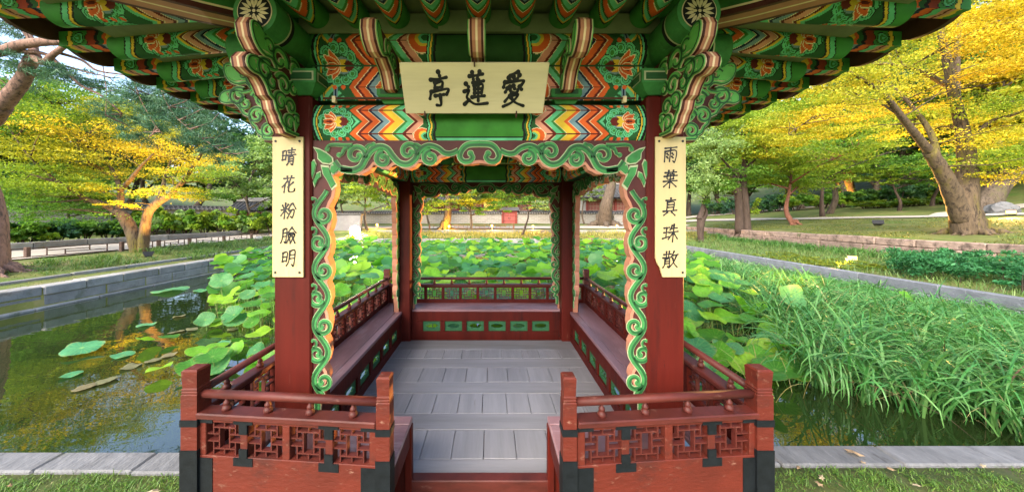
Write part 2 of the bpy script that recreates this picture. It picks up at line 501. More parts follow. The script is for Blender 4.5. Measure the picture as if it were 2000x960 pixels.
def relief(mb, path, w, faces, ball=0.0, taper=.75, layers=None):
    """ribbon along path (a, z); faces: list of (fn, sign). layered outline / body / dark inner stripe"""
    path = np.asarray(path)
    n = len(path)
    d = np.gradient(path, axis=0); d /= np.maximum(np.linalg.norm(d, axis=1, keepdims=True), 1e-9)
    nr = np.stack([-d[:, 1], d[:, 0]], 1)
    t = np.linspace(0, 1, n)
    wd = w * (1 - (1 - taper) * t)
    layers = layers or ((1.0, 0.0, .006, 0), (.80, 0.0, .011, 1), (.30, .14, .013, 2))
    for k, off, h, m in layers:
        half = wd * k / 2
        c = path + nr * (off * wd)[:, None]
        A, B = c + nr * half[:, None], c - nr * half[:, None]
        for fn in faces:
            V = [fn(x, z, h) for x, z in A] + [fn(x, z, h) for x, z in B] + [fn(x, z, 0) for x, z in A] + [fn(x, z, 0) for x, z in B]
            Fc = []
            for i in range(n - 1):
                Fc += [(i, i + 1, n + i + 1, n + i), (2 * n + i, 2 * n + i + 1, i + 1, i), (n + i, n + i + 1, 3 * n + i + 1, 3 * n + i)]
            Fc += [(0, n, 3 * n, 2 * n), (n - 1, 2 * n - 1, 4 * n - 1, 3 * n - 1)]
            mb.add(V, Fc, m)
    if ball:
        e = path[-1]
        for k, h, m in ((1.0, .0075, 0), (.80, .0125, 1)):
            r = ball * (k if k == 1 else .84)
            for fn in faces:
                pts = [(e[0] + r * cos(2 * pi * i / 12), e[1] + r * sin(2 * pi * i / 12)) for i in range(12)]
                V = [fn(x, z, h) for x, z in pts] + [fn(x, z, 0) for x, z in pts]
                mb.add(V, [tuple(range(12))] + [(i, (i + 1) % 12, 12 + (i + 1) % 12, 12 + i) for i in range(12)], m)

def blob(mb, pts, faces, h=.01, m=1, edge=.006):
    """flat painted leaf with a pale rim"""
    p = np.array(pts, float); c = p.mean(0)
    n = len(p)
    for k, hh, mm in ((1.0, h * .6, 0), (.82, h, m)):
        q = c + (p - c) * k
        for fn in faces:
            V = [fn(x, z, hh) for x, z in q] + [fn(x, z, 0) for x, z in q]
            mb.add(V, [tuple(range(n))] + [(i, (i + 1) % n, n + (i + 1) % n, n + i) for i in range(n)], mm)
SCROLL = None
# ------------------------------------------------------------------ the pavilion
AX, YC, HS, RO = -.078, 3.262, 1.187, .37
CW = .12                                     # half a column
ZF, ZB = .237, .65                           # floor, bench
pav = thing('pavilion', 'small square wooden pavilion with green carved frames, painted beams and red columns', 'pavilion', (AX, YC, 0))
BASE[pav.name] = (0, 0, 0)
def four(o, ks=(1, 2, 3)):
    r = [o]
    for k in ks:
        c = dup(o, pav); c.rotation_euler = (0, 0, k * pi / 2)
        for ch in KIDS.get(o.name, ()): dup(ch, c)
        r.append(c)
    return r
def A(px, D): return (px - VX) * D / F - AX
def Z(py, D): return CAMZ + (VY - py) * D / F

class Sheet:
    def __init__(s, f): s.f = f
    def vec(s, us, vs):
        U, V = np.meshgrid(us, vs)
        x, y, z = s.f(U, V)
        return np.stack([x + 0 * U, y + 0 * U, z + 0 * U], -1).reshape(-1, 3)

# columns, capitals
for sx in (-1, 1):
    for sy in (-1, 1):
        b = MB(); b.box(sx * HS - CW, sx * HS + CW, sy * HS - CW, sy * HS + CW, -.6 if sy > 0 else -.02, 2.765)
        b.build('column', m_wood, pav, bevel=.012)
        b = MB()
        lo, hi = .125, .185
        c = np.array((sx * HS, sy * HS, 0))
        pts = [(c[0] + i * r, c[1] + j * r, z) for z, r in ((2.765, lo), (2.82, hi), (2.905, hi)) for i, j in ((-1, -1), (1, -1), (1, 1), (-1, 1))]
        Fc = [(3, 2, 1, 0)] + [(4 * l + i, 4 * l + (i + 1) % 4, 4 * l + 4 + (i + 1) % 4, 4 * l + 4 + i) for l in (0, 1) for i in range(4)] + [(8, 9, 10, 11)]
        b.add(pts, Fc, 0)
        for k in range(4):
            R = Matrix.Rotation(k * pi / 2, 3, 'Z')
            for e, yy, mm in ((.012, .188, 1), (.022, .191, 2)):
                q = [(-hi + e, -yy, 2.825 + e * .5), (hi - e, -yy, 2.825 + e * .5), (hi - e, -yy, 2.90 - e), (-hi + e, -yy, 2.90 - e)]
                b.add([tuple(np.array(R @ Vector(p)) + c) for p in q], [(0, 1, 2, 3)], mm)
        b.build('capital_block', [m_mint, m_outline, m_darkgreen], pav)

# painted beams, the same on every side
L = 2 * (HS - CW) + .05
cvl = beam_canvas(L, .285, .0045, True)
zl0, zl1 = 2.478, 2.722
def lowf(sign):
    return Sheet(lambda U, V: (U - L / 2, -HS + sign * -(.062 + .05 * np.sqrt(np.clip(np.sin(pi * np.clip(V / .285, .0, 1)), 0, 1))), zl0 + (zl1 - zl0) * V / .285))
b = MB(); b.box(-L / 2, L / 2, -HS - .064, -HS + .064, zl0 + .002, zl1 - .002)
core = b.build('lower_beam', m_darkgreen, pav)
kid = []
for sg in (1, -1):
    me = cvl.mesh('painted_face', lowf(sg), m_paint, flip=(sg < 0))
    kid.append(link('painted_face', me, core))
KIDS[core.name] = kid
four(core)
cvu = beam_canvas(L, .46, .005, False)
RL = .117; ZL = 3.09
zb0 = 2.752
def upf(sign):
    def f(U, V):
        # V: 0 at the bottom of the board .. .23 board top (2.98); above it round the log
        arc = np.clip((V - .225) / (.46 - .225), 0, 1)
        th = radians(-72) + arc * radians(72 + 62)
        yl = (RL + .002) * np.cos(th); zl = ZL + (RL + .002) * np.sin(th)
        on = V < .225
        y = np.where(on, .062, yl); z = np.where(on, zb0 + (2.978 - zb0) * V / .225, zl)
        return U - L / 2, -HS - sign * y, z
    return Sheet(f)
b = MB(); b.box(-L / 2, L / 2, -HS - .06, -HS + .06, zb0 + .002, 2.985)
core = b.build('upper_beam', m_darkgreen, pav)
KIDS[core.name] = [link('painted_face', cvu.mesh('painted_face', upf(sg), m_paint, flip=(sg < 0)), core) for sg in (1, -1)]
four(core)
# round purlin whose ends carry the flower discs
b = MB()
e = HS + .43
segs = [(-e, -e + .012, 1), (-e + .012, -e + .115, 1), (-e + .115, -e + .125, 2), (-e + .125, -e + .15, 3), (-e + .15, e - .15, 0), (e - .15, e - .125, 3), (e - .125, e - .115, 2), (e - .115, e, 1)]
for x0, x1, mm in segs:
    V, Fc = [], []
    for x in (x0, x1):
        for k in range(32): V.append((x, -HS + RL * cos(2 * pi * k / 32), ZL + RL * sin(2 * pi * k / 32)))
    Fc = [(k, (k + 1) % 32, 32 + (k + 1) % 32, 32 + k) for k in range(32)]
    b.add(V, Fc, mm)
for sx in (-1, 1):
    b.add([(sx * e, -HS + RL * cos(2 * pi * k / 32), ZL + RL * sin(2 * pi * k / 32)) for k in range(32)], [tuple(range(32))], 1)
log = b.build('purlin', [m_green, m_mint, m_outline, m_black], pav, smooth=False)
KIDS[log.name] = []
for sx in (-1, 1):
    d = MB()
    def ring(x, r, m, n=32): d.add([(sx * x, -HS + r * cos(2 * pi * k / n), ZL + r * sin(2 * pi * k / n)) for k in range(n)], [tuple(range(n))], m)
    ring(e + .002, .094, 1); ring(e + .004, .089, 0)
    def pet(r0, r1, w, th, x):
        pts = []
        for t in np.linspace(0, 1, 7): pts.append((r0 + (r1 - r0) * t, w * sin(pi * t ** .8)))
        for t in np.linspace(1, 0, 7)[1:-1]: pts.append((r0 + (r1 - r0) * t, -w * sin(pi * t ** .8)))
        d.add([(sx * x, -HS + u * cos(th) - v * sin(th), ZL + u * sin(th) + v * cos(th)) for u, v in pts], [tuple(range(len(pts)))], 1)
    for i in range(16): pet(.026, .080, .0082, 2 * pi * (i + .5) / 16, e + .006)
    for i in range(4): pet(.014, .038, .008, pi / 2 * i, e + .008)
    ring(e + .008, .009, 1, 12)
    KIDS[log.name].append(d.build('flower_disc', [m_black, m_board], log))
four(log)
# pale boards that close the gap between purlin and rafters, thin rod with clips
b = MB(); b.box(-HS, HS, -HS - .096, -HS - .07, 3.175, 3.30); four(b.build('eave_board', m_palegreen, pav, bevel=.003))
b = MB(); b.box(-.26, .26, -HS - .13, -HS - .098, 3.165, 3.30); four(b.build('eave_board', m_palegreen, pav, bevel=.003))
b = MB(); b.tube([(-1.0, -HS - .10, 2.752), (1.0, -HS - .10, 2.752)], .0075, 8); rod = b.build('rod', m_soffit, pav)
KIDS[rod.name] = []
for x in (-.93, .93):
    b = MB(); b.box(x - .011, x + .011, -HS - .112, -HS - .088, 2.725, 2.763); KIDS[rod.name].append(b.build('clip', m_cream, rod))
four(rod)

# ---------------- carved frames (nakyang) in the openings
OF = .07                                     # the frames stand a little outside the column axis
D0 = YC - HS - OF - .03
half = [(937, 319), (921, 321), (905, 321), (896, 315), (890, 300), (884, 300), (872, 306), (862, 309), (858, 313), (850, 320), (840, 322), (826, 318), (820, 317), (812, 326), (800, 331),
        (786, 329), (775, 322), (770, 323), (760, 331), (745, 329), (731, 322), (724, 333), (708, 341), (692, 340), (678, 333), (668, 332), (660, 340), (652, 343), (655, 352), (657, 368),
        (654, 385), (647, 398), (644, 405), (648, 415), (650, 430), (646, 446), (642, 452), (646, 462), (648, 478), (645, 495), (641, 503), (646, 515), (648, 530), (643, 545), (640, 551), (645, 562),
        (646, 580), (642, 597), (639, 602), (643, 612), (645, 630), (641, 650), (637, 657), (642, 668), (643, 688), (639, 706), (634, 714), (640, 724), (642, 735), (636, 752), (628, 762), (625, 775), (620, 800), (618, 824)]
XC = 937.0
def hz(p, D=D0): return (A(p[0], D) - A(XC, D), Z(p[1], D))
op_l = [hz(p) for p in half]
xe = HS - CW + .004
op_l = [(max(x, -xe + .02), max(z, ZB)) for x, z in op_l if z > ZB + .01]
op_l.append((op_l[-1][0], ZB))
outl = [(-xe, ZB), (-xe, zl0 + .004), (xe, zl0 + .004), (xe, ZB)] + [(-x, z) for x, z in reversed(op_l)] + op_l[1:]
TH = .03
b = MB()
b.prism(outl, lambda u, v, d: (u, -HS - OF + d, v), -TH, TH, 0, 1)
frame = b.build('carved_frame', [m_maroon, m_pink], pav)
faces_out = [lambda x, z, h: (x, -HS - OF - TH - h, z)]
faces_in = [lambda x, z, h: (x, -HS - OF + TH + h, z)]
SM = [m_outline, m_mint, m_darkgreen]
SMB = [m_board, M('mint_lifted_for_shade', (.10, .36, .075), .55, .2, 9), m_darkgreen]  # bracket scrolls: mint painted lighter to make up for shade under the eave
KF, KI = [], []
frame_in = dup(frame, pav)                   # seen from within: its carving faces the room
def scroll(paths, name='scroll', mirror=True):
    """paths: list of (points px, width m, ball m); one mesh each, with its mirror image beside it as another object"""
    for fc, host, lst in ((faces_out, frame, KF), (faces_in, frame_in, KI)):
        mb = MB()
        for pts, w, ball in paths: relief(mb, pts, w, fc, ball)
        lst.append(mb.build(name, SM, host))
        if mirror:
            m2 = MB(); m2.v = [(-x, y, z) for x, y, z in mb.v]; m2.f = [tuple(reversed(f)) for f in mb.f]; m2.m = mb.m; m2.n = mb.n
            lst.append(m2.build(name, SM, host))
# pink band along the cut edge
ed = [(-x, z) for x, z in reversed(op_l)] + op_l[1:]
inner = np.array(ed); dd = np.gradient(inner, axis=0); dd /= np.linalg.norm(dd, axis=1, keepdims=True); nn = np.stack([-dd[:, 1], dd[:, 0]], 1)
for fc, host, lst in ((faces_out, frame, KF), (faces_in, frame_in, KI)):
    eb = MB()
    relief(eb, inner - nn * .011, .020, fc, layers=((1, 0, .004, 0),), taper=1)
    lst.append(eb.build('edge_band', [m_pink], host))
# side vine
ys = np.linspace(812, 372, 70)
vx = np.where(ys > 780, 622, 629 - 13.5 * np.cos((ys - 740) / 108 * 2 * pi) * np.clip((830 - ys) / 60, .3, 1))
vine = [hz((x, y)) for x, y in zip(vx, ys)]
scroll([(vine, .044, 0)], 'vine')
kx = D0 / F
for j, yc in enumerate((740, 686, 632, 578, 524, 470, 416)):
    left = j % 2 == 0                         # vine bulges left here: curl sits to its right
    cx, cy = (634, yc + 3) if left else (620, yc + 3)
    if j == 5: cx += 4
    R = 16.5 * kx
    c = hz((cx, cy))
    sp = spiral(c[0], c[1], R, (pi * 1.12 if left else -pi * .12), 1.02, ccw=1 if left else -1, r1=.34)
    scroll([(sp, .036, .021)])
    # small bud on the outer side
    cb = hz((645 if not left else 611, yc - 26))
for yc in (392, 450, 560, 668): 
    c = hz((613, yc)); sp = spiral(c[0], c[1], 9 * kx, -pi / 2, .55, 1, .5, 12)
    scroll([(sp, .017, .013)])
# top vine
tv = [(668, 330), (690, 333), (706, 326), (716, 309), (727, 294), (742, 287), (757, 291), (768, 305), (781, 318), (797, 321), (811, 312), (819, 298), (829, 288), (842, 285), (857, 290), (869, 299), (882, 300), (896, 294)]
scroll([([hz(p) for p in smooth_path(tv, 5)], .050, 0)], 'vine')
scroll([(np.array([hz(p) for p in smooth_path([(655, 316), (668, 330), (690, 333)], 5)]), .044, 0)], 'vine')
for cx, cy, R, st, ccw in ((697, 303, 19, -.3, 1), (750, 311, 15, pi / 2, 1), (799, 296, 17, -.4, 1), (842, 308, 15, pi / 2, 1)):
    c = hz((cx, cy)); scroll([(spiral(c[0], c[1], R * kx, st, 1.02, ccw, .36), .041, .022)])
scroll([(np.array([hz(p) for p in smooth_path([(937, 281), (915, 283), (903, 293), (899, 306), (906, 315), (917, 315), (924, 308), (920, 300)], 5)]), .044, .022)])
for pts in ([(690, 284), (672, 284), (655, 283), (644, 285), (641, 292)], [(684, 286), (674, 292), (670, 300), (664, 303)], [(716, 290), (722, 284), (731, 283)], [(822, 288), (815, 283), (806, 284)]):
    scroll([(np.array([hz(p) for p in smooth_path(pts, 4)]), .028, .017)])
def leafblob(pts, name='leaf'):
    for sg in (1, -1):
        q = [(sg * x, z) for x, z in [hz(p) for p in pts]]
        if sg < 0: q = q[::-1]
        for fc, host, lst in ((faces_out, frame, KF), (faces_in, frame_in, KI)):
            mb = MB(); blob(mb, q, fc, .012)
            lst.append(mb.build(name, SM, host))
leafblob([(613, 287), (625, 290), (640, 298), (652, 308), (654, 318), (646, 322), (632, 320), (622, 311), (621, 299)])
leafblob([(648, 322), (668, 322), (663, 333), (652, 342), (645, 336)])
leafblob([(628, 322), (644, 324), (650, 342), (660, 362), (650, 372), (640, 352), (632, 340)])
leafblob([(609, 315), (616, 311), (620, 320), (616, 340), (612, 352), (608, 335)])
leafblob([(620, 338), (628, 334), (629, 345), (622, 352), (616, 366), (613, 356)])
KIDS[frame_in.name] = KI
frame_in.rotation_euler = (0, 0, pi / 2)
four(frame_in, (2, 3))

# ---------------- wing brackets
STR = [(0, .16, 0), (.16, .42, 1), (.42, .58, 2), (.58, .84, 1), (.84, 1, 0)]
def wing(name, outline, t, curls, blobs, place):
    """plate in the (o, z) plane; place(o, s, z): s across the thickness"""
    b = MB(); n = len(outline)
    for sg in (-1, 1):
        b.add([place(o, sg * t / 2, z) for o, z in outline], [tuple(range(n))], 3)
    for lo, hi, m in STR:
        r = [-t / 2 + t * lo, -t / 2 + t * hi]
        V = [place(o, s, z) for s in r for o, z in outline]
        b.add(V, [(i, (i + 1) % n, n + (i + 1) % n, n + i) for i in range(n)], m)
    w = b.build(name, [m_maroon, m_pink, m_cream, m_maroon], pav)
    fc = [lambda x, z, h: place(x, -t / 2 - h, z), lambda x, z, h: place(x, t / 2 + h, z)]
    KIDS[w.name] = []
    for (cx, cz, R, st, tn, ccw, wd) in curls:
        for f in fc: m = MB(); relief(m, spiral(cx, cz, R * 1.18, st, tn, ccw, .34), wd * 1.3, [f], wd * .78); KIDS[w.name].append(m.build('scroll', SMB, w))
    ol = np.array(outline[1:-1]); dl = np.gradient(ol, axis=0); dl /= np.maximum(np.linalg.norm(dl, axis=1, keepdims=True), 1e-9)
    nl = np.stack([dl[:, 1], -dl[:, 0]], 1)
    cm = np.array((.12, 2.84))
    sgn = np.sign(np.sum((cm - ol) * nl)) or 1
    for f in fc: m = MB(); relief(m, smooth_path(ol + sgn * nl * .020, 2), .024, [f], taper=1); KIDS[w.name].append(m.build('rim_scroll', SMB, w))
    for pts in blobs:
        for f in fc: m = MB(); blob(m, pts, [f], .01); KIDS[w.name].append(m.build('leaf', SMB, w))
    return w
OUT1 = [(0, 3.02), (.42, 3.02), (.465, 3.035), (.49, 3.01), (.495, 2.965), (.47, 2.915), (.42, 2.88), (.37, 2.875), (.335, 2.89), (.30, 2.905), (.27, 2.89), (.22, 2.87), (.19, 2.84), (.165, 2.80), (.155, 2.785), (0, 2.785)]
for a0 in (-.56, 0, .56):
    w = wing('wing_bracket', OUT1, .070, [(.30, 2.955, .045, 2.6, 1.0, -1, .026), (.20, 2.93, .04, -.4, 1.0, 1, .024)],
             [[(.485, 3.015), (.485, 2.965), (.46, 2.92), (.42, 2.90), (.38, 2.90), (.39, 2.96), (.42, 3.0)], [(.16, 2.80), (.2, 2.85), (.15, 2.89), (.09, 2.85), (.10, 2.80)]],
             lambda o, s, z, a0=a0: (a0 + s, -HS - o, z))
    four(w)
    b = MB()
    pts = [(a0 + i * r, -HS - .005 + j * r, z) for z, r in ((2.728, .062), (2.775, .098), (2.815, .098)) for i, j in ((-1, -1), (1, -1), (1, 1), (-1, 1))]
    b.add(pts, [(3, 2, 1, 0)] + [(4 * l + i, 4 * l + (i + 1) % 4, 4 * l + 4 + (i + 1) % 4, 4 * l + 4 + i) for l in (0, 1) for i in range(4)] + [(8, 9, 10, 11)], 0)
    yy = -HS - .005 - .1
    b.add([(a0 - .075, yy, 2.778), (a0 + .075, yy, 2.778), (a0 + .075, yy, 2.811), (a0 - .075, yy, 2.811)], [(0, 1, 2, 3)], 1)
    four(b.build('bearing_block', [m_mint, m_darkgreen], pav))
OUT2 = [(0, 3.0), (.40, 2.99), (.45, 3.02), (.50, 3.015), (.52, 2.975), (.505, 2.915), (.465, 2.87), (.41, 2.852), (.36, 2.86), (.335, 2.845), (.38, 2.835), (.45, 2.845), (.515, 2.83), (.545, 2.79), (.535, 2.745),
        (.49, 2.728), (.445, 2.732), (.41, 2.70), (.385, 2.66), (.35, 2.645), (.335, 2.60), (.31, 2.575), (.29, 2.535), (.255, 2.515), (.24, 2.49), (.10, 2.49), (.10, 2.7)]
C2 = [(.16, 2.90, .05, 1.0, 1.0, 1, .03), (.17, 2.78, .04, 3.0, 1.0, -1, .026), (.38, 2.93, .04, .5, .9, 1, .026), (.36, 2.74, .035, 1.5, .9, -1, .024), (.14, 2.60, .03, 1.2, .9, 1, .02), (.30, 2.90, .062, 3.4, 1.0, -1, .034), (.41, 2.785, .05, 2.2, 1.05, -1, .03), (.26, 2.77, .052, .3, 1.0, 1, .03), (.29, 2.66, .045, 2.4, 1.0, -1, .028), (.20, 2.66, .042, 0, 1.0, 1, .026), (.21, 2.56, .042, 2.5, 1.0, -1, .026)]
B2 = [[(.505, 2.99), (.49, 2.92), (.44, 2.88), (.385, 2.885), (.40, 2.93), (.36, 2.95), (.40, 2.98), (.46, 3.0)], [(.53, 2.80), (.52, 2.755), (.48, 2.745), (.465, 2.775), (.49, 2.82)],
      [(.24, 2.505), (.28, 2.54), (.27, 2.57), (.235, 2.555)], [(.15, 2.52), (.17, 2.6), (.14, 2.64), (.125, 2.56)]]
for sx in (-1, 1):
    w = wing('corner_bracket', OUT2, .066, C2, B2, lambda o, s, z, sx=sx: (sx * HS + s, -HS - o, z))
    four(w)

# ---------------- rafters, flying rafters, eave tiles, soffit, roof
RR = .075; LR = 1.47
cir = 2 * pi * RR
cvr = rafter_canvas(LR, cir, .007)
def raff():
    def f(U, V):
        t = V / cir * 2 * pi
        return RR * np.sin(t), -(U - .1), RR * np.cos(t)
    return Sheet(f)
me_r = cvr.mesh('rafter', raff(), m_paint, flip=True)
me_r2 = rafter_canvas(LR, cir, .008, .20).mesh('rafter', raff(), m_paint, flip=True)
b = MB(); b.add([(RR * cos(2 * pi * k / 24), -(LR - .1), RR * sin(2 * pi * k / 24)) for k in range(24)], [tuple(range(24))], 0)
def capmesh(): 
    me = bpy.data.meshes.new('rafter_end'); me.from_pydata(b.v, [], b.f); me.materials.append(m_green); return me
me_re = capmesh()
def fly_mesh():
    V, Q, C = [], [], []
    Wd, Hh, y0, y1 = .088, .10, .95, 1.735
    side = [(0, GRN), (1.345, YEL), (1.405, ORG), (1.43, GRND), (1.465, BLK), (1.49, (.22, .03, .012)), (1.545, BLK), (1.55, GRN), (1.645, BLK), (1.65, YEL), (1.675, BLK), (1.68, GRN)]
    bot = [(0, GRN), (1.345, YEL), (1.40, BLU), (1.445, NVY), (1.475, ORG), (1.53, MAR), (1.545, MINT), (1.59, PNK), (1.62, MAR), (1.635, PNK), (1.66, YEL), (1.69, GRN)]
    def face(p00, du, dv, W, H, bands, shift):
        nx, ny = int(W / .008), max(4, int(H / .008))
        base = len(V)
        for j in range(ny + 1):
            for i in range(nx + 1): V.append(p00 + du * (W * i / nx) + dv * (H * j / ny))
        for j in range(ny):
            for i in range(nx):
                Q.append((base + j * (nx + 1) + i, base + j * (nx + 1) + i + 1, base + (j + 1) * (nx + 1) + i + 1, base + (j + 1) * (nx + 1) + i))
                h = (j + .5) / ny
                u = y0 + W * (i + .5) / nx + .008 * sin(h * 9) + shift * (h - .5)
                c = bands[0][1]
                for lo, cc in bands:
                    if u >= lo: c = cc
                if bands is side and 1.56 < u < 1.64:
                    rr = math.hypot(u - 1.6, (h - .5) * H)
                    if .022 < rr < .032 or rr < .012: c = MINT
                    if .036 < rr < .04: c = BLK
                C.append(c)
    W = y1 - y0
    X, Y, Zz = np.eye(3)
    face(np.array((-Wd / 2, -y0, -Hh / 2)), -Y, Zz, W, Hh, side, 0)
    face(np.array((Wd / 2, -y0, -Hh / 2)), -Y, Zz, W, Hh, side, 0)
    face(np.array((-Wd / 2, -y0, -Hh / 2)), -Y, X, W, Wd, bot, .0)
    face(np.array((-Wd / 2, -y0, Hh / 2)), -Y, X, W, Wd, [(0, GRN)], 0)
    base = len(V); V.extend([np.array((x, -y1, z)) for x, z in ((-Wd / 2, -Hh / 2), (Wd / 2, -Hh / 2), (Wd / 2, Hh / 2), (-Wd / 2, Hh / 2))]); Q.append((base, base + 1, base + 2, base + 3)); C.append(GRN)
    return fast_mesh('flying_rafter', V, Q, np.array(C), m_paint)
me_f = fly_mesh()
def uplift(a): return .085 * (abs(a) / 1.395) ** 3 if abs(a) > .6 else .007 * (abs(a) / .6) ** 2
tl = MB()
nT = 14
tp = [(-.158, .06)] + [(.158 * -cos(pi * i / nT), -.105 * sin(pi * i / nT) ** .75) for i in range(nT + 1)] + [(.158, .06)]
tl.prism(tp, lambda u, v, d: (u, -d, v), 0, .035, 0)
me_t = tl.build('eave_tile', m_soffit); tile_mesh = me_t.data; bpy.data.objects.remove(me_t)
def put(name, me, loc, rot, parent):
    o = bpy.data.objects.new(name, me); COL.objects.link(o); o.parent = parent; BASE[o.name] = (0, 0, 0)
    o.location = loc; o.rotation_euler = rot
    return o
rise_o = 1.37
for k in range(4):
    sideways = k in (1, 3)
    aa = [s * (.155 + .31 * i) for i in range(5) for s in (1, -1)] if sideways else [.26 * i for i in range(-5, 6)]
    Rk = Matrix.Rotation(k * pi / 2, 3, 'Z')
    for a in aa:
        z0, z1 = 3.285, 3.14 + uplift(a)
        tilt = math.atan2(z0 - z1, rise_o)
        o = put('rafter', me_r if sideways else me_r2, Rk @ Vector((a, -HS, z0)), (tilt, 0, k * pi / 2), pav)
        e_ = put('rafter_end', me_re, (0, 0, 0), (0, 0, 0), o)
        put('flying_rafter', me_f, Rk @ Vector((a, -HS, 3.185 + uplift(a) + .06)), (.035, 0, k * pi / 2), pav)
    st = .31 if sideways else .26
    mids = [a + st / 2 for a in sorted(aa)]
    for a in mids:
        t = put('eave_tile', tile_mesh, Rk @ Vector((a, -HS - 1.735, 3.235 + uplift(a))), (0, 0, k * pi / 2), pav)
        if not sideways: t.scale = (.84, 1, 1)
# soffits with uplift and mitred corners
def soffit(o0, o1, z0, z1, name, mat, up0, up1):
    V, Q = [], []
    n = 24
    for i in range(n + 1):
        t = -1 + 2 * i / n
        for o, z, u in ((o0, z0, up0), (o1, z1, up1)):
            a = t * (HS + o)
            V.append((a, -HS - o, z + u * .085 * (abs(t) ** 3)))
    for i in range(n): Q.append((2 * i, 2 * i + 1, 2 * i + 3, 2 * i + 2))
    return link(name, fast_mesh(name, V, Q, None, mat), pav)
four(soffit(-.05, 1.32, 3.345, 3.205, 'soffit', m_palegreen, 0, 1.5))
four(soffit(1.32, 1.75, 3.262, 3.302, 'soffit', m_soffit, 1.5, 2.6))
b = MB(); b.box(-HS, HS, -HS, HS, 3.30, 3.32); b.build('ceiling', m_palegreen, pav)
# hip rafters
for k in range(4):
    b = MB()
    dr = np.array((-1, -1)) / sqrt(2); sd = np.array((1, -1)) / sqrt(2)
    wv = .085
    prof = [(0.0, 3.20, 3.42), (.5, 3.115, 3.40), (1.2, 3.03, 3.36), (1.8, 3.03, 3.36), (2.35, 3.09, 3.42)]
    bands = [(-1, -.72, 0), (-.72, -.22, 1), (-.22, -.08, 1), (-.08, .08, 2), (.08, .22, 1), (.22, .72, 1), (.72, 1, 0)]
    def pt(t, s, z): 
        q = np.array((-HS, -HS)) + dr * t + sd * s * wv
        return (q[0], q[1], z)
    for (t0, z0, h0), (t1, z1, h1) in zip(prof[:-1], prof[1:]):
        for lo, hi, m in bands:
            b.add([pt(t0, lo, z0), pt(t0, hi, z0), pt(t1, hi, z1), pt(t1, lo, z1)], [(0, 1, 2, 3)], m)
        for s in (-1, 1):
            zz = [(0, .03, 0), (.03, .042, 2), (.042, .10, 3), (.10, .112, 4), (.112, .2, 3), (.2, .215, 4), (.215, 1, 5)]
            for lo, hi, m in zz:
                b.add([pt(t0, s, z0 + lo * (1 if hi < 1 else 1)), pt(t0, s, z0 + hi if hi < 1 else h0), pt(t1, s, z1 + hi if hi < 1 else h1), pt(t1, s, z1 + lo)], [(0, 1, 2, 3)], m)
    t, z, h = prof[-1]
    b.add([pt(t, -1, z), pt(t, 1, z), pt(t, 1, h), pt(t, -1, h)], [(0, 1, 2, 3)], 3)
    o = b.build('hip_rafter', [m_maroon, m_pink, m_cream, m_green, m_black, m_darkgreen], pav)
    o.rotation_euler = (0, 0, k * pi / 2)
# roof skin with rows of tiles
E = HS + 1.76
b = MB()
for k in range(4):
    R = Matrix.Rotation(k * pi / 2, 3, 'Z')
    n = 16
    for i in range(n):
        q = []
        for t, o in ((-1 + 2 * i / n, 0), (-1 + 2 * (i + 1) / n, 0), (-1 + 2 * (i + 1) / n, 1), (-1 + 2 * i / n, 1)):
            if o == 0: p = Vector((t * E, -E, 3.35 + .22 * abs(t) ** 3))
            else: p = Vector((t * .12, -.12, 5.2))
            q.append(tuple(R @ p))
        b.add(q, [(0, 1, 2, 3)], 0)
roof = b.build('roof', m_tile, pav)
b = MB()
for k in range(4):
    R = Matrix.Rotation(k * pi / 2, 3, 'Z')
    for i in range(-10, 11):
        t = i / 10.5
        p0 = R @ Vector((t * E, -E - .02, 3.38 + .22 * abs(t) ** 3)); p1 = R @ Vector((t * .2, -.2, 5.18))
        b.tube([p0, p0.lerp(p1, .5), p1], [.06, .06, .02], 6)
b.build('tile_row', m_tile, roof)['kind'] = 'stuff'

# ---------------- floor
b = MB(); b.box(-HS - .02, HS + .02, -HS - .02, HS + .02, .10, .195); b.build('floor', m_soffit, pav); fl = [o for o in pav.children if o.name == 'floor'][0]
def plank(x0, x1, D1, D2, mat):
    b = MB(); dz = rng.uniform(-.0018, .0018)
    b.box(x0 + .002, x1 - .002, D1 - YC + .002, D2 - YC - .002, .2, ZF + dz); b.build('plank', mat, fl, bevel=.003)
for D1, D2 in ((2.11, 2.235), (2.54, 2.75), (3.06, 3.27), (3.58, 3.81), (4.06, 4.37)): plank(-1.2, 1.2, D1, D2, m_plankx)
for r, (D1, D2) in enumerate(((2.235, 2.54), (2.75, 3.06), (3.27, 3.58), (3.81, 4.06))):
    x = -1.2
    while x < 1.19:
        w = min(rng.uniform(.215, .265), 1.2 - x)
        if 1.2 - x - w < .08: w = 1.2 - x
        plank(x, x + w, D1, D2, m_plank); x += w
b = MB(); b.box(-.475, .475, 2.035 - YC, 2.108 - YC, .10, .248); b.box(-.475, .475, 2.045 - YC, 2.108 - YC, -.1, .0998); b.build('sill', m_rail, pav, bevel=.006)

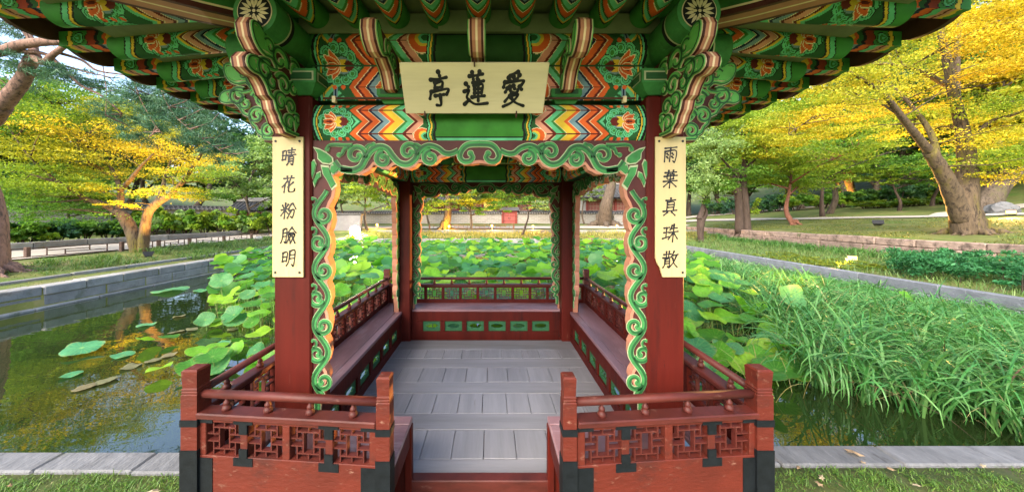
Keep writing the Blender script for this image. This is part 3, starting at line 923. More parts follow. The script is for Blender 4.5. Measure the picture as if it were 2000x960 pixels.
# ---------------- benches
def vent_panel(parent, a0, y, z0, z1, w, place):
    h = (z1 - z0) / 2; zc = (z0 + z1) / 2
    hole = [(-.085, 0), (-.083, .014), (-.06, .017), (-.053, .030), (.053, .030), (.06, .017), (.083, .014), (.085, 0)]
    top = [(-w, 0), (-w, h), (w, h), (w, 0)] + [(x, z) for x, z in reversed(hole)]
    b = MB()
    for sg in (1, -1):
        poly = [(a0 + x, zc + sg * z) for x, z in top]
        if sg < 0: poly = poly[::-1]
        b.prism(poly, place, y, y + .018, 0)
    return b.build('vent_panel', m_vent, parent)
def bench(side, a0, a1, full, parts=True):
    loc = lambda u, v, d: (u, -HS - d, v)
    b = MB(); b.box(a0, a1, -HS - .078, -HS + .004, .615, ZB)
    be = b.build('bench', m_seatx, pav, bevel=.004)
    ks = []
    c0, c1 = (a0, a1)
    b = MB(); b.box(full[0], full[1], -HS - RO + .03, -HS - .083, .617, ZB - .002); ks.append(b.build('seat_board', m_seatx, be, bevel=.004))
    if parts:
        b = MB()
        lo, hi = -HS + CW * .3, HS - CW * .3
        b.box(lo, hi, -HS - .03, -HS + .0, .478, .6148); b.box(lo, hi, -HS - .03, -HS + .0, .19, .330)
        n = 6; pitch = .316
        xs = [(i - 2.5) * pitch for i in range(n)]
        edges = [lo] + sum([[x - .125, x + .125] for x in xs], []) + [hi]
        for i in range(0, len(edges), 2): b.box(edges[i], edges[i + 1], -HS - .028, -HS - .002, .3302, .4778)
        ks.append(b.build('apron', m_wood, be, bevel=.003))
        for x in xs: ks.append(vent_panel(be, x, .022, .326, .482, .128, loc))
    KIDS[be.name] = ks
    for o in [be]: o.rotation_euler = (0, 0, side * pi / 2)
    return be
G = HS + RO - .03
bench(2, -HS, HS, (-HS - .0, HS + .0))
for k in (1, 3): bench(k, -HS, HS, (-G, G))
GAP = .455
for sx in (-1, 1):
    b = MB(); x0, x1 = sorted((sx * GAP, sx * (HS - CW)))
    b.box(x0, x1, -HS - .078, -HS + .004, .612, ZB); be = b.build('bench', m_seatx, pav, bevel=.004)
    x0, x1 = sorted((sx * GAP, sx * (HS + .0)))
    b = MB(); b.box(x0, x1, -HS - RO - .03, -HS - .083, .614, ZB - .002); b.build('seat_board', m_seatx, be, bevel=.004)
    x0, x1 = sorted((sx * (GAP + .004), sx * (GAP + .035)))
    b = MB(); b.box(x0, x1, -HS - RO - .06, -HS - .045, .48, .6118); b.build('apron', m_wood, be, bevel=.004)
    b = MB(); x0, x1 = sorted((sx * (GAP - .006), sx * (GAP + .04))); b.box(x0, x1, -HS - .05, -HS + .0, -.05, .6112); b.build('bench_leg', m_wood, be, bevel=.005)
    b = MB(); x0, x1 = sorted((sx * (GAP + .02), sx * (HS - .03))); b.box(x0, x1, -HS - .03, -HS, .0, .61); b.build('apron', m_wood, be)

# ---------------- railings
BAL = [(.013, 0), (.021, .004), (.0235, .014), (.020, .024), (.0135, .030), (.016, .036), (.0175, .043), (.0145, .050), (.009, .056), (.0085, .070), (.0125, .083)]
LAT = {}
def lattice_mesh(w, h, mat=None):
    key = (round(w, 3), round(h, 3))
    if key in LAT: return LAT[key]
    b = MB(); t, dp = .0072, .030
    def H(u0, u1, v): b.box(u0 * w, u1 * w, -dp / 2, dp / 2, v * h - t / 2, v * h + t / 2)
    def V(u, v0, v1): b.box(u * w - t / 2, u * w + t / 2, -dp / 2 + .001, dp / 2 - .001, v0 * h + t / 2, v1 * h - t / 2)
    H(.18, .82, .82); H(.18, .82, .18)
    V(.5, .82, 1); V(.5, 0, .18)
    for u in (.35, .65): V(u, .18, .82)
    for u0, u1 in ((0, .35), (.65, 1)): H(u0, u1, .40); H(u0, u1, .62)
    for u in (.18, .82): V(u, .62, 1.03); V(u, -.03, .40)
    me = bpy.data.meshes.new('lattice'); me.from_pydata(b.v, [], b.f); me.materials.append(m_rail)
    LAT[key] = me
    return me
def railing(p0, p1, n, front=False, zt=(.902, .935), zo=(.70, .88), zbot=.60, hr=.0225, e0=True, e1=True, mat=None):
    p0, p1 = Vector(p0), Vector(p1)
    d = p1 - p0; Lr = d.length; ang = atan2(d.y, d.x)
    mat = mat or m_wood
    pz = bpy.data.objects.new('railing', None)
    b = MB()
    b.box(0, Lr, -.026, .026, zo[1], zt[0] - .001); b.box(0, Lr, -.026, .026, zbot, zo[0])
    st = .042
    ow = (Lr - st * (n + 1)) / n
    for i in range(n + 1): b.box(i * (ow + st), i * (ow + st) + st, -.024, .024, zo[0], zo[1])
    BASE['tmp'] = (0, 0, 0)
    r = b.build('railing', mat, pav, bevel=.003)
    r.location = (p0.x, p0.y, 0); r.rotation_euler = (0, 0, ang)
    b = MB(); b.box(0, Lr, -.045, .045, zt[0], zt[1]); b.build('top_board', m_rail, r, bevel=.006)
    b = MB(); b.tube([(0, 0, 1.02), (Lr, 0, 1.02)], hr, 14); o = b.build('handrail', m_rail, r, smooth=True)
    for i in range(n):
        x = i * (ow + st) + st
        put('lattice', lattice_mesh(ow, zo[1] - zo[0]), (x, 0, zo[0]), (0, 0, 0), r)
        put('baluster', BALM, (x + ow / 2, 0, zt[1] - .001), (0, 0, 0), r)
    if front:
        k = 0
        for i in (1, 3):
            x = i * (ow + st) + st / 2
            for (x0, x1, z0, z1) in ((x - .055, x + .055, zo[1] - .002, zt[0] - .004), (x - st / 2 - .002, x + st / 2 + .002, zo[1] - .055, zo[1] - .002), (x - st / 2 - .002, x + st / 2 + .002, zo[0] - .002, zo[0] + .045), (x - .055, x + .055, zo[0] - .045, zo[0] - .002)):
                b = MB(); b.box(x0, x1, -.0295, -.02, z0, z1); b.build('black_strap', m_black, r)
        for x0, x1 in ((0, .085), (Lr - .085, Lr)):
            b = MB(); b.box(x0, x1, -.0295, -.02, zo[1] - .002, zt[0] - .004); b.build('black_strap', m_black, r)
            b = MB(); b.box(x0, x1, -.0295, -.02, zbot, zo[0] - .012); b.build('black_strap', m_black, r)
    return r
b = MB(); b.lathe((0, 0, 0), BAL, 12); _o = b.build('baluster', m_rail, None, smooth=True); BALM = _o.data; bpy.data.objects.remove(_o)
RB = HS + RO
def post(x, y, w, z0, z1, strap=False, mat=None, rot=0):
    b = MB(); h = w / 2
    pr = [(z0, h), (z1 - .135, h), (z1 - .130, h * .9), (z1 - .122, h * .98), (z1 - .114, h * .9), (z1 - .106, h * .98), (z1 - .098, h * .88), (z1 - .008, h * .98), (z1, h * .80)]
    V = [(i * r, j * r, z) for z, r in pr for i, j in ((-1, -1), (1, -1), (1, 1), (-1, 1))]
    n = len(pr)
    b.add(V, [(3, 2, 1, 0)] + [(4 * l + i, 4 * l + (i + 1) % 4, 4 * l + 4 + (i + 1) % 4, 4 * l + 4 + i) for l in range(n - 1) for i in range(4)] + [(4 * n - 4, 4 * n - 3, 4 * n - 2, 4 * n - 1)], 0)
    p = b.build('railing_post', mat or m_rail, pav)
    p.location = (x, y, 0); p.rotation_euler = (0, 0, rot)
    if strap:
        for z0_, z1_ in ((zz) for zz in ((.862, .898), (-.2, .735))):
            b = MB(); g = h + .0035; b.box(-g, g, -g, g, z0_, z1_); b.build('black_strap', m_black, p)
    return p
for k in (1, 2, 3):
    R = Matrix.Rotation(k * pi / 2, 3, 'Z')
    q0, q1 = R @ Vector((-RB, -RB, 0)), R @ Vector((RB, -RB, 0))
    d = (q1 - q0).normalized()
    railing(q0 + d * .04, q1 - d * .04, 11)
post(-RB, RB, .085, .30, 1.165); post(RB, RB, .085, .30, 1.165)
IN = (.483, -1.640)
for sx in (-1, 1):
    post(sx * RB, -RB, .088, -.2, 1.165, True, m_front)
    post(sx * IN[0], IN[1], .07, -.2, 1.165, True, m_front)
    p0, p1 = Vector((sx * RB, -RB, 0)), Vector((sx * IN[0], IN[1], 0))
    if sx > 0: p0, p1 = p1, p0
    d = (p1 - p0).normalized()
    railing(p0 + d * .04, p1 - d * .033, 4, True, zbot=-.2, mat=m_front)
# ------------------------------------------------------------------ signboard and couplet plaques with brush writing
HAN = {
 '亭': [[(50, 1), (55, 12)], [(20, 23), (50, 21), (80, 16)], [(36, 30), (34, 47)], [(36, 31), (64, 28), (61, 45)], [(36, 46), (62, 43)], [(19, 57), (12, 78)], [(19, 57), (50, 53), (86, 49), (78, 65)], [(34, 69), (68, 65)], [(53, 67), (54, 96), (38, 97)]],
 '蓮': [[(26, 13), (50, 11), (76, 7)], [(36, 2), (41, 22)], [(64, 0), (55, 20)], [(40, 31), (80, 26)], [(44, 39), (45, 62)], [(44, 39), (76, 36), (72, 61)], [(46, 50), (72, 48)], [(46, 61), (72, 59)], [(36, 73), (84, 69)], [(60, 24), (60, 84)], [(12, 34), (22, 43)], [(6, 56), (24, 53), (15, 72), (25, 82)], [(6, 94), (24, 84), (50, 94), (96, 91)]],
 '愛': [[(64, 1), (34, 11)], [(30, 17), (36, 25)], [(48, 14), (51, 23)], [(70, 10), (62, 21)], [(17, 30), (12, 44)], [(17, 30), (50, 28), (88, 25), (80, 38)], [(28, 47), (20, 58)], [(36, 42), (42, 57), (64, 59), (68, 51)], [(50, 40), (55, 48)], [(74, 42), (82, 50)], [(46, 60), (20, 86)], [(38, 69), (70, 65), (48, 88), (14, 101)], [(40, 72), (62, 89), (94, 99)]],
 '晴': [[(12, 22), (14, 70)], [(12, 22), (34, 19), (33, 68)], [(14, 45), (33, 43)], [(14, 69), (33, 66)], [(46, 16), (90, 11)], [(52, 28), (84, 25)], [(42, 43), (96, 37)], [(68, 3), (68, 41)], [(54, 53), (53, 84), (45, 97)], [(54, 52), (82, 49), (82, 95), (72, 90)], [(56, 65), (80, 62)], [(56, 77), (80, 74)]],
 '花': [[(18, 18), (82, 13)], [(38, 5), (42, 30)], [(66, 3), (58, 28)], [(40, 34), (12, 66)], [(28, 52), (27, 95)], [(80, 38), (48, 66)], [(54, 34), (54, 82), (64, 93), (90, 88), (92, 74)]],
 '粉': [[(10, 22), (18, 36)], [(46, 16), (34, 34)], [(5, 47), (52, 40)], [(28, 9), (28, 95)], [(26, 51), (5, 79)], [(30, 50), (49, 67)], [(66, 12), (48, 44)], [(74, 10), (97, 40)], [(56, 51), (87, 46), (80, 89), (68, 84)], [(68, 50), (48, 93)]],
 '臉': [[(14, 16), (12, 70), (5, 91)], [(14, 16), (36, 14), (36, 88), (27, 84)], [(16, 36), (35, 34)], [(16, 55), (35, 53)], [(68, 3), (44, 35)], [(68, 5), (97, 33)], [(58, 35), (80, 32)], [(50, 44), (52, 58)], [(50, 44), (64, 42), (62, 57), (52, 58)], [(74, 42), (75, 56)], [(74, 42), (90, 40), (87, 55), (75, 56)], [(56, 64), (42, 91)], [(56, 70), (68, 85)], [(82, 62), (66, 93)], [(82, 68), (97, 91)]],
 '明': [[(12, 23), (14, 72)], [(12, 23), (40, 20), (38, 70)], [(14, 47), (38, 44)], [(14, 71), (38, 68)], [(56, 14), (54, 70), (41, 95)], [(56, 13), (88, 10), (88, 93), (76, 88)], [(58, 34), (87, 32)], [(57, 55), (87, 52)]],
 '雨': [[(14, 15), (88, 8)], [(16, 32), (18, 91)], [(16, 33), (86, 28), (84, 91), (72, 86)], [(50, 12), (50, 89)], [(30, 45), (38, 52)], [(30, 63), (38, 70)], [(62, 43), (70, 50)], [(62, 61), (70, 68)]],
 '葉': [[(14, 14), (86, 9)], [(36, 2), (38, 22)], [(66, 0), (60, 22)], [(10, 35), (92, 28)], [(30, 24), (32, 50), (72, 48)], [(50, 22), (50, 48)], [(70, 22), (70, 48)], [(8, 63), (94, 57)], [(50, 50), (50, 99)], [(48, 62), (12, 93)], [(52, 62), (92, 91)]],
 '真': [[(50, 1), (50, 20)], [(20, 14), (80, 10)], [(30, 24), (30, 70)], [(30, 24), (72, 22), (72, 70)], [(32, 38), (70, 36)], [(32, 53), (70, 51)], [(8, 75), (94, 68)], [(36, 80), (14, 97)], [(62, 78), (86, 97)]],
 '珠': [[(8, 22), (42, 18)], [(10, 48), (40, 45)], [(5, 81), (45, 70)], [(25, 20), (25, 76)], [(58, 7), (47, 33)], [(54, 24), (91, 20)], [(43, 47), (99, 40)], [(70, 1), (70, 99)], [(68, 48), (41, 85)], [(72, 48), (99, 81)]],
 '散': [[(7, 24), (53, 20)], [(22, 8), (24, 40)], [(40, 6), (38, 40)], [(3, 43), (57, 38)], [(18, 50), (16, 84), (8, 97)], [(18, 50), (46, 48), (46, 95), (37, 90)], [(20, 62), (45, 60)], [(20, 75), (45, 72)], [(70, 5), (55, 37)], [(64, 28), (97, 22)], [(88, 26), (74, 64), (49, 95)], [(64, 42), (78, 74), (99, 93)]],
}
def write_char(ch, cu, cv, w, h, place, parent, bw, skew=0.0):
    mb = MB(); k = 0
    for st in HAN[ch]:
        p = np.array(st, float)
        q = smooth_path(p, 5) if len(p) > 2 else p[0] + (p[1] - p[0]) * np.linspace(0, 1, 5)[:, None]
        x = cu + ((q[:, 0] - 50) / 100 + skew * (50 - q[:, 1]) / 100) * w; y = cv + (50 - q[:, 1]) / 100 * h
        pth = np.stack([x, y], 1)
        t = np.linspace(0, 1, len(pth))
        ln = np.sum(np.linalg.norm(np.diff(pth, axis=0), axis=1))
        wd = bw * (1.05 - .35 * np.sin(pi * t) - .25 * t) * (1 if ln > .25 * w else 1.1)
        d = np.gradient(pth, axis=0); d /= np.maximum(np.linalg.norm(d, axis=1, keepdims=True), 1e-9)
        n = np.stack([-d[:, 1], d[:, 0]], 1)
        hh = .0012 + .00012 * k; k += 1
        Lp, Rp = pth + n * wd[:, None] / 2, pth - n * wd[:, None] / 2
        poly = list(map(tuple, Lp))
        a1 = atan2(d[-1][1], d[-1][0]); r = wd[-1] / 2
        poly += [(pth[-1][0] + r * cos(a1 + pi / 2 - pi * i / 5), pth[-1][1] + r * sin(a1 + pi / 2 - pi * i / 5)) for i in range(1, 5)]
        poly += list(map(tuple, Rp[::-1]))
        a0 = atan2(d[0][1], d[0][0]); r = wd[0] / 2
        poly += [(pth[0][0] + r * cos(a0 - pi / 2 - pi * i / 5), pth[0][1] + r * sin(a0 - pi / 2 - pi * i / 5)) for i in range(1, 5)]
        n0 = len(Lp)
        # ribbon as quads, caps as fans (keeps the outline clean where strokes bend)
        V = [place(u, v, hh) for u, v in np.vstack([Lp, Rp])]
        mb.add(V, [(i, n0 + i, n0 + i + 1, i + 1) for i in range(n0 - 1)], 0)
        for e, rr in ((0, wd[0] / 2), (-1, wd[-1] / 2)):
            mb.add([place(pth[e][0] + rr * cos(2 * pi * i / 10), pth[e][1] + rr * sin(2 * pi * i / 10), hh + .00005) for i in range(10)], [tuple(range(10))], 0)
        for j in range(1, n0 - 1):
            rr = wd[j] / 2
            mb.add([place(pth[j][0] + rr * cos(2 * pi * i / 8), pth[j][1] + rr * sin(2 * pi * i / 8), hh + .00003) for i in range(8)], [tuple(range(8))], 0)
    return mb.build('character', m_ink, parent)

B0, B1 = P(926.5, 222, 1.87), P(926.5, 122.5, 1.71)
up = B1 - B0; HB = np.linalg.norm(up); up /= HB
nrm = np.cross(np.array((1, 0, 0)), up)            # towards the viewer
sb = thing('signboard', 'cream wooden name board with three large black brush characters, leaning out under the eave', 'signboard', tuple(B0))
pl = lambda u, v, d: tuple(B0 + np.array((1, 0, 0)) * u + up * v + nrm * d)
b = MB(); b.prism([(-.417, 0), (.417, 0), (.419, HB), (-.419, HB)], pl, -.022, 0)
b.build('board', m_board, sb, bevel=.003)
for ch, cu in (('亭', -.205), ('蓮', .008), ('愛', .226)):
    write_char(ch, cu, HB * .5, .150, .19, pl, sb, .025)
for u, v in ((-.30, .0), (.255, .0), (0, HB)):
    b = MB(); b.box(*(lambda q: (q[0] - .004, q[0] + .004, q[1] - .006, q[1] + .03, q[2] - .016, q[2] + .016))(pl(u, v, .004))); b.build('hook', m_soffit, sb)

YP = YC - HS - CW - .002
for side, text, x0, x1, ycs, lab in ((-1, '晴花粉臉明', 528, 587.5, (306, 360, 411, 460, 503), 'yellow plaque with five brush characters on the left front column, its lower corners whole'),
                                     (1, '雨葉真珠散', 1280, 1338.5, (302, 350, 404, 455, 506), 'yellow plaque with five brush characters on the right front column, one lower corner broken off')):
    D = YP - .014
    xa, xb = (x0 - VX) * D / F, (x1 - VX) * D / F
    if side < 0: xa, xb = AX - HS - CW - .0 + .003, AX - HS - CW + .198
    else: xa, xb = AX + HS - CW + .045, AX + HS + CW - .003
    za, zb_ = Z(541, D), Z(267, D)
    t = thing('couplet_plaque', lab, 'plaque', ((xa + xb) / 2, YP, za))
    place = lambda u, v, d: (u, YP - .014 - d, v)
    poly = [(xa, za), (xb, za), (xb, zb_), (xa, zb_)]
    if side > 0: poly = [(xa + .045, za), (xb, za), (xb, zb_), (xa, zb_), (xa, za + .12), (xa + .012, za + .085), (xa + .028, za + .06)]
    b = MB(); b.prism(poly, place, -.013, 0); b.build('board', m_plaque, t, bevel=.002)
    for ch, yc in zip(text, ycs):
        write_char(ch, (xa + xb) / 2 - .005 * side, Z(yc, D), .098, .112, place, t, .0125, .12)
    nails = [(xa + .022, zb_ - .028), (xb - .022, zb_ - .028), (xb - .022, za + .03)] + ([(xa + .02, za + .03)] if side < 0 else [])
    for u, v in nails:
        b = MB(); b.add([place(u + .0075 * cos(2 * pi * i / 10), v + .0075 * sin(2 * pi * i / 10), .003) for i in range(10)] + [place(u + .0075 * cos(2 * pi * i / 10), v + .0075 * sin(2 * pi * i / 10), 0) for i in range(10)], [tuple(range(10))] + [(i, (i + 1) % 10, 10 + (i + 1) % 10, 10 + i) for i in range(10)])
        b.build('nail', m_ink, t)
# ------------------------------------------------------------------ ground, pond, paths
PX0, PX1, PY0, PY1 = -11.4, 12.0, 2.62, 22.5
WZ = -.35
def sstep(a, b, x): 
    t = np.clip((x - a) / (b - a), 0, 1); return t * t * (3 - 2 * t)
def hl(x):
    d = -11.4 - x
    return .17 + .26 * sstep(0.4, 3.5, d) + .12 * sstep(4.5, 9, d) + .2 * sstep(10, 16, d) + np.clip(d - 17, 0, None) * .16
def hr(x):
    d = x - 12.0
    return .05 + .12 * sstep(.3, 5, d) + .80 * sstep(5.98, 6.02, d) + np.clip(d - 6, 0, None) * .088 + np.clip(d - 34, 0, None) * .30
def hb(y):
    d = y - 22.5
    return .28 + .27 * sstep(.5, 2.6, d) + .17 * sstep(2.98, 3.02, d) + .32 * sstep(4, 14, d) + np.clip(d - 20, 0, None) * .12
def H(x, y):
    x = np.asarray(x, float); y = np.asarray(y, float)
    l = np.where(x < PX0 + .001, hl(x), -9); r = np.where(x > PX1 - .001, hr(x), -9); b = np.where(y > PY1 - .001, hb(y), -9)
    h = np.maximum(np.maximum(l, r), np.maximum(b, -8))
    fr = 1 - sstep(2.3, 7, y)
    h = np.where((x < PX0) & (y < 7), h * (1 - fr) + fr * np.minimum(h, .17), h)
    n = .03 * np.sin(x * 1.3 + y * .7) * np.sin(y * 1.1 - x * .4)
    h = np.where(h > -5, h + np.where((x < PX0 - .6) | (x > PX1 + .6) | (y > PY1 + .6), n, 0), h)
    inside = (x > PX0) & (x < PX1) & (y > PY0) & (y < PY1)
    front = (y <= PY0)
    h = np.where(front & (x > PX0) & (x < PX1), -.03 + .02 * sstep(.2, 1.2, PY0 - y) , h)
    return np.where(inside, -1.3, h)
def h1(x, y): return float(H(np.array([x]), np.array([y]))[0])
xs = np.unique(np.concatenate([np.linspace(-400, -70, 12), np.linspace(-70, -12, 59), [PX0 - .02, PX0 + .02, PX1 - .02, PX1 + .02, 17.98, 18.02], np.linspace(PX0 + .5, PX1 - .5, 30), np.linspace(12.5, 70, 58), np.linspace(70, 400, 12)]))
ysg = np.unique(np.concatenate([np.linspace(-60, 2, 24), [PY0 - .02, PY0 + .02, PY1 - .02, PY1 + .02, 25.48, 25.52], np.linspace(3, 22, 30), np.linspace(23, 80, 58), np.linspace(80, 420, 14)]))
GX, GY = np.meshgrid(xs, ysg)
GZ = H(GX, GY)
nx = len(xs)
i = np.arange((len(ysg) - 1) * nx).reshape(len(ysg) - 1, nx)[:, :-1].ravel()
m_ground = M("mossy_ground", (.105, .12, .030), .95, .35, 1.1, spots=[((.20, .155, .10), .55, .56, .72), ((.06, .12, .016), .9, .48, .66), ((.22, .18, .12), 6, .62, .80)], bump=.5, bscale=14, detail=8)
me = fast_mesh('ground', np.stack([GX.ravel(), GY.ravel(), GZ.ravel()], 1), np.stack([i, i + 1, i + nx + 1, i + nx], 1), None, m_ground, smooth=False)
tag(link('ground', me), kind='structure')

# pond water
m_water, nt, p = _nodes("green_pond_water")
N, L_ = nt.nodes, nt.links
p.inputs['Base Color'].default_value = (.012, .021, .006, 1)
p.inputs['Roughness'].default_value = .018
p.inputs['IOR'].default_value = 1.6
p.inputs['Specular IOR Level'].default_value = .9
tc = N.new("ShaderNodeTexCoord"); nz = N.new("ShaderNodeTexNoise"); nz.inputs['Scale'].default_value = 1.6; nz.inputs['Detail'].default_value = 3
mp = N.new("ShaderNodeMapping"); mp.inputs['Scale'].default_value = (1, 1.8, 1)
L_.new(tc.outputs['Object'], mp.inputs[0]); L_.new(mp.outputs[0], nz.inputs[0])
bp = N.new("ShaderNodeBump"); bp.inputs['Strength'].default_value = .035; bp.inputs['Distance'].default_value = .12
L_.new(nz.outputs[0], bp.inputs['Height']); L_.new(bp.outputs[0], p.inputs['Normal'])
b = MB(); b.add([(PX0 - .3, PY0 - .1, WZ), (PX1 + .3, PY0 - .1, WZ), (PX1 + .3, PY1 + .3, WZ), (PX0 - .3, PY1 + .3, WZ)], [(0, 1, 2, 3)])
tag(b.build('water', m_water), kind='structure')

m_sand = M("pale_sand_path", (.37, .33, .285), .95, .10, 2.5, bump=.15, bscale=50, spots=[((.29, .26, .22), 1.2, .5, .75)])
m_lawn = M("thin_lawn", (.13, .145, .035), .95, .3, 1.4, spots=[((.25, .19, .12), .5, .50, .64), ((.09, .16, .02), 1.1, .5, .68), ((.33, .22, .16), .33, .60, .72)], bump=.5, bscale=16, detail=8)
def strip(name, pts, w, mat, dz=.012, kind='structure', seg=40):
    """band of ground along a centre line, following the terrain"""
    c = smooth_path(pts, seg // max(1, len(pts) - 1))
    d = np.gradient(c, axis=0); d /= np.linalg.norm(d, axis=1, keepdims=True)
    n = np.stack([-d[:, 1], d[:, 0]], 1)
    K = 7
    ww = np.broadcast_to(np.asarray(w, float), (len(c),)) if np.ndim(w) == 0 else np.interp(np.linspace(0, 1, len(c)), np.linspace(0, 1, len(w)), w)
    V = []
    for k in range(K):
        q = c + n * ((k / (K - 1) - .5) * ww)[:, None]
        V.append(np.stack([q[:, 0], q[:, 1], H(q[:, 0], q[:, 1]) + dz], 1))
    V = np.stack(V, 1).reshape(-1, 3)
    i = (np.arange(len(c) - 1)[:, None] * K + np.arange(K - 1)[None]).ravel()
    o = link(name, fast_mesh(name, V, np.stack([i, i + 1, i + K + 1, i + K], 1), None, mat), None)
    return tag(o, kind=kind)
strip('path', [(-18.0, -6), (-18.0, 4), (-17.9, 11), (-17.6, 18), (-17.2, 24), (-13.5, 29.5), (-6, 30.3), (4, 30.2), (14, 30.6), (19, 31)], 2.8, m_sand, .05)
strip('path', [(60, 4), (42, 10), (34, 14), (30, 18), (26.5, 26), (23.5, 34), (19, 37), (13, 33.5)], [2.0, 1.8, 1.6, 1.5, 1.8, 3.0, 4.0, 3.0], m_sand, .06)
strip('path', [(70, 30), (48, 23), (40, 21.5), (33, 21), (29.5, 20)], [3.5, 3, 2.6, 2, 1.4], m_sand, .07)
strip('path', [(46, 40), (36, 41), (28, 42), (20, 40)], [2, 2.4, 3, 3.5], m_sand, .08)

# ---- stonework: every block is an object of its own
def wall_run(name, label, p0, p1, courses, depth, mat, lens, z_of, cat='stone wall', bev=.015, jit=.012, back=1, mats=None, endz=None):
    """courses: list of (z0, z1, setback) ; stones lie along p0->p1"""
    p0, p1 = np.array(p0, float), np.array(p1, float)
    d = p1 - p0; Lw = np.linalg.norm(d); d /= Lw; n = np.array((-d[1], d[0])) * back
    t = thing(name, label, cat, (p0[0], p0[1], z_of(p0[0], p0[1])))
    for ci, (z0, z1, sb_) in enumerate(courses):
        s = -rng.uniform(0, lens[0])
        while s < Lw:
            ln = rng.uniform(*lens)
            a, e = max(s, 0), min(s + ln, Lw)
            s += ln
            if e - a < .12: continue
            g = .010
            j = rng.uniform(-jit, jit); jz = rng.uniform(-jit, jit) * .4
            qa, qe = p0 + d * (a + g) + n * (sb_ + j), p0 + d * (e - g) + n * (sb_ + j)
            za, ze = z_of(*(p0 + d * a)), z_of(*(p0 + d * e))
            mb = MB()
            lo, hi = z0 + (0 if ci == 0 else .004), z1 + jz
            mb.hexa([(*qa, za + lo), (*qe, ze + lo), (*(qe + n * depth), ze + lo), (*(qa + n * depth), za + lo), (*qa, za + hi), (*qe, ze + hi), (*(qe + n * depth), ze + hi), (*(qa + n * depth), za + hi)])
            mt = mats(p0 + d * (a + e) / 2, ci) if mats else mat
            mb.build('stone', mt, t, bevel=bev)
    return t
flat = lambda z: (lambda x, y: z)
wall_run('pond_wall', 'grey granite pond wall of long cut blocks along the left bank', (PX0, 2.7), (PX0, 22.5), [(-.75, -.30, -.10), (-.30, -.03, 0), (-.03, .205, -.02)], .45, m_granite, (.8, 1.5), flat(0), 'pond wall', jit=.02, bev=.022)
wall_run('pond_kerb', 'low line of narrow kerb stones set in the left bank above the pond wall', (PX0 - 1.15, 3), (PX0 - .9, 22), [(-.1, .30, 0)], .13, m_granite, (1.2, 2.2), flat(0), 'kerb', jit=.02)
wall_run('pond_wall', 'weathered granite pond wall on the far bank below the grass strip', (PX0, PY1), (PX1, PY1), [(-.7, -.02, .06), (-.02, .30, 0)], .42, m_granite, (1.2, 2.2), flat(0), 'pond wall')
wall_run('bank_ledge', 'low stone ledge holding the sandy terrace behind the far grass strip', (-9.5, 25.42), (17.5, 25.42), [(.40, .80, 0)], .4, m_granite, (1.3, 2.4), flat(0), 'stone ledge')
wall_run('pond_wall', 'smooth blue grey kerb of long slabs along the right edge of the reeds', (PX1 - .06, PY1), (PX1 - .12, 2.9), [(-.7, -.15, .0), (-.15, .14, .02)], .24, m_curb, (1.4, 2.3), flat(0), 'pond wall', jit=.006)
def tm(p, c):
    if p[1] < 10.1: return m_mossstone
    return m_pinkstone
wall_run('terrace_wall', 'pinkish rough stone terrace wall holding up the lawn on the right', (17.95, 34), (17.92, 6.5), [(-.25, .30, -.16), (.30, .66, -.09), (.66, 1.0, -.04)], .5, m_pinkstone, (1.2, 2.4), flat(0), 'terrace wall', bev=.035, jit=.035, mats=tm)
wall_run('path_kerb', 'grey kerb wall along the far side of the left sandy path', (-19.9, 3), (-19.0, 25), [(.0, .34, 0)], .2, m_granite, (1.4, 2.4), lambda x, y: h1(x, y), 'kerb', jit=.01)
# coping slabs at the front bank
def coping(x0, x1, ya, yb, label):
    t = thing('coping', label, 'coping', (x0, ya, 0))
    x = x0
    while x < x1:
        w = min(rng.uniform(.75, 1.5), x1 - x)
        sh = .022 * rng.uniform(-1, 1)
        mb = MB(); mb.hexa([(x + .004, ya + sh, -.45), (x + w - .004, ya + sh, -.45), (x + w - .004, yb, -.45), (x + .004, yb, -.45), (x + .004, ya + sh, .0), (x + w - .004, ya + sh, .0), (x + w - .004, yb, .0), (x + .004, yb, .0)])
        mb.build('slab', m_coping, t, bevel=.012); x += w
coping(-11.0, -1.30, 2.42, 2.615, 'worn grey granite edging slabs left of the pavilion front')
coping(1.16, 11.6, 2.475, 2.69, 'blue grey edging slabs right of the pavilion with fallen leaves on them')
# ------------------------------------------------------------------ foliage
m_leaf = Mleaf("leaf", .48)
m_needle = Mleaf("pine_needle", .15)
m_reed = Mleaf("reed_blade", .30, rough=.4, spec=.35)
m_bark = M("grey_brown_bark", (.085, .066, .05), .9, .4, 9, (1, 1, .22), 1.0, 22, spots=[((.03, .022, .017), 12, .52, .64), ((.10, .10, .035), 1.8, .56, .72)], detail=9)
m_barkmoss = M("mossy_bark", (.092, .066, .042), .9, .4, 8, (1, 1, .22), 1.0, 20, spots=[((.115, .10, .012), 1.2, .50, .64), ((.028, .02, .015), 11, .51, .63)], detail=9)
m_pinebark = M("pink_pine_bark", (.20, .12, .092), .9, .35, 9, (1, 1, .5), 1.0, 20, spots=[((.055, .04, .034), 11, .50, .62)], detail=9)
m_darkbark = M("dark_bark", (.06, .042, .034), .9, .35, 5, (1, 1, .3), .8, 14, spots=[((.11, .10, .05), 3, .6, .75)])

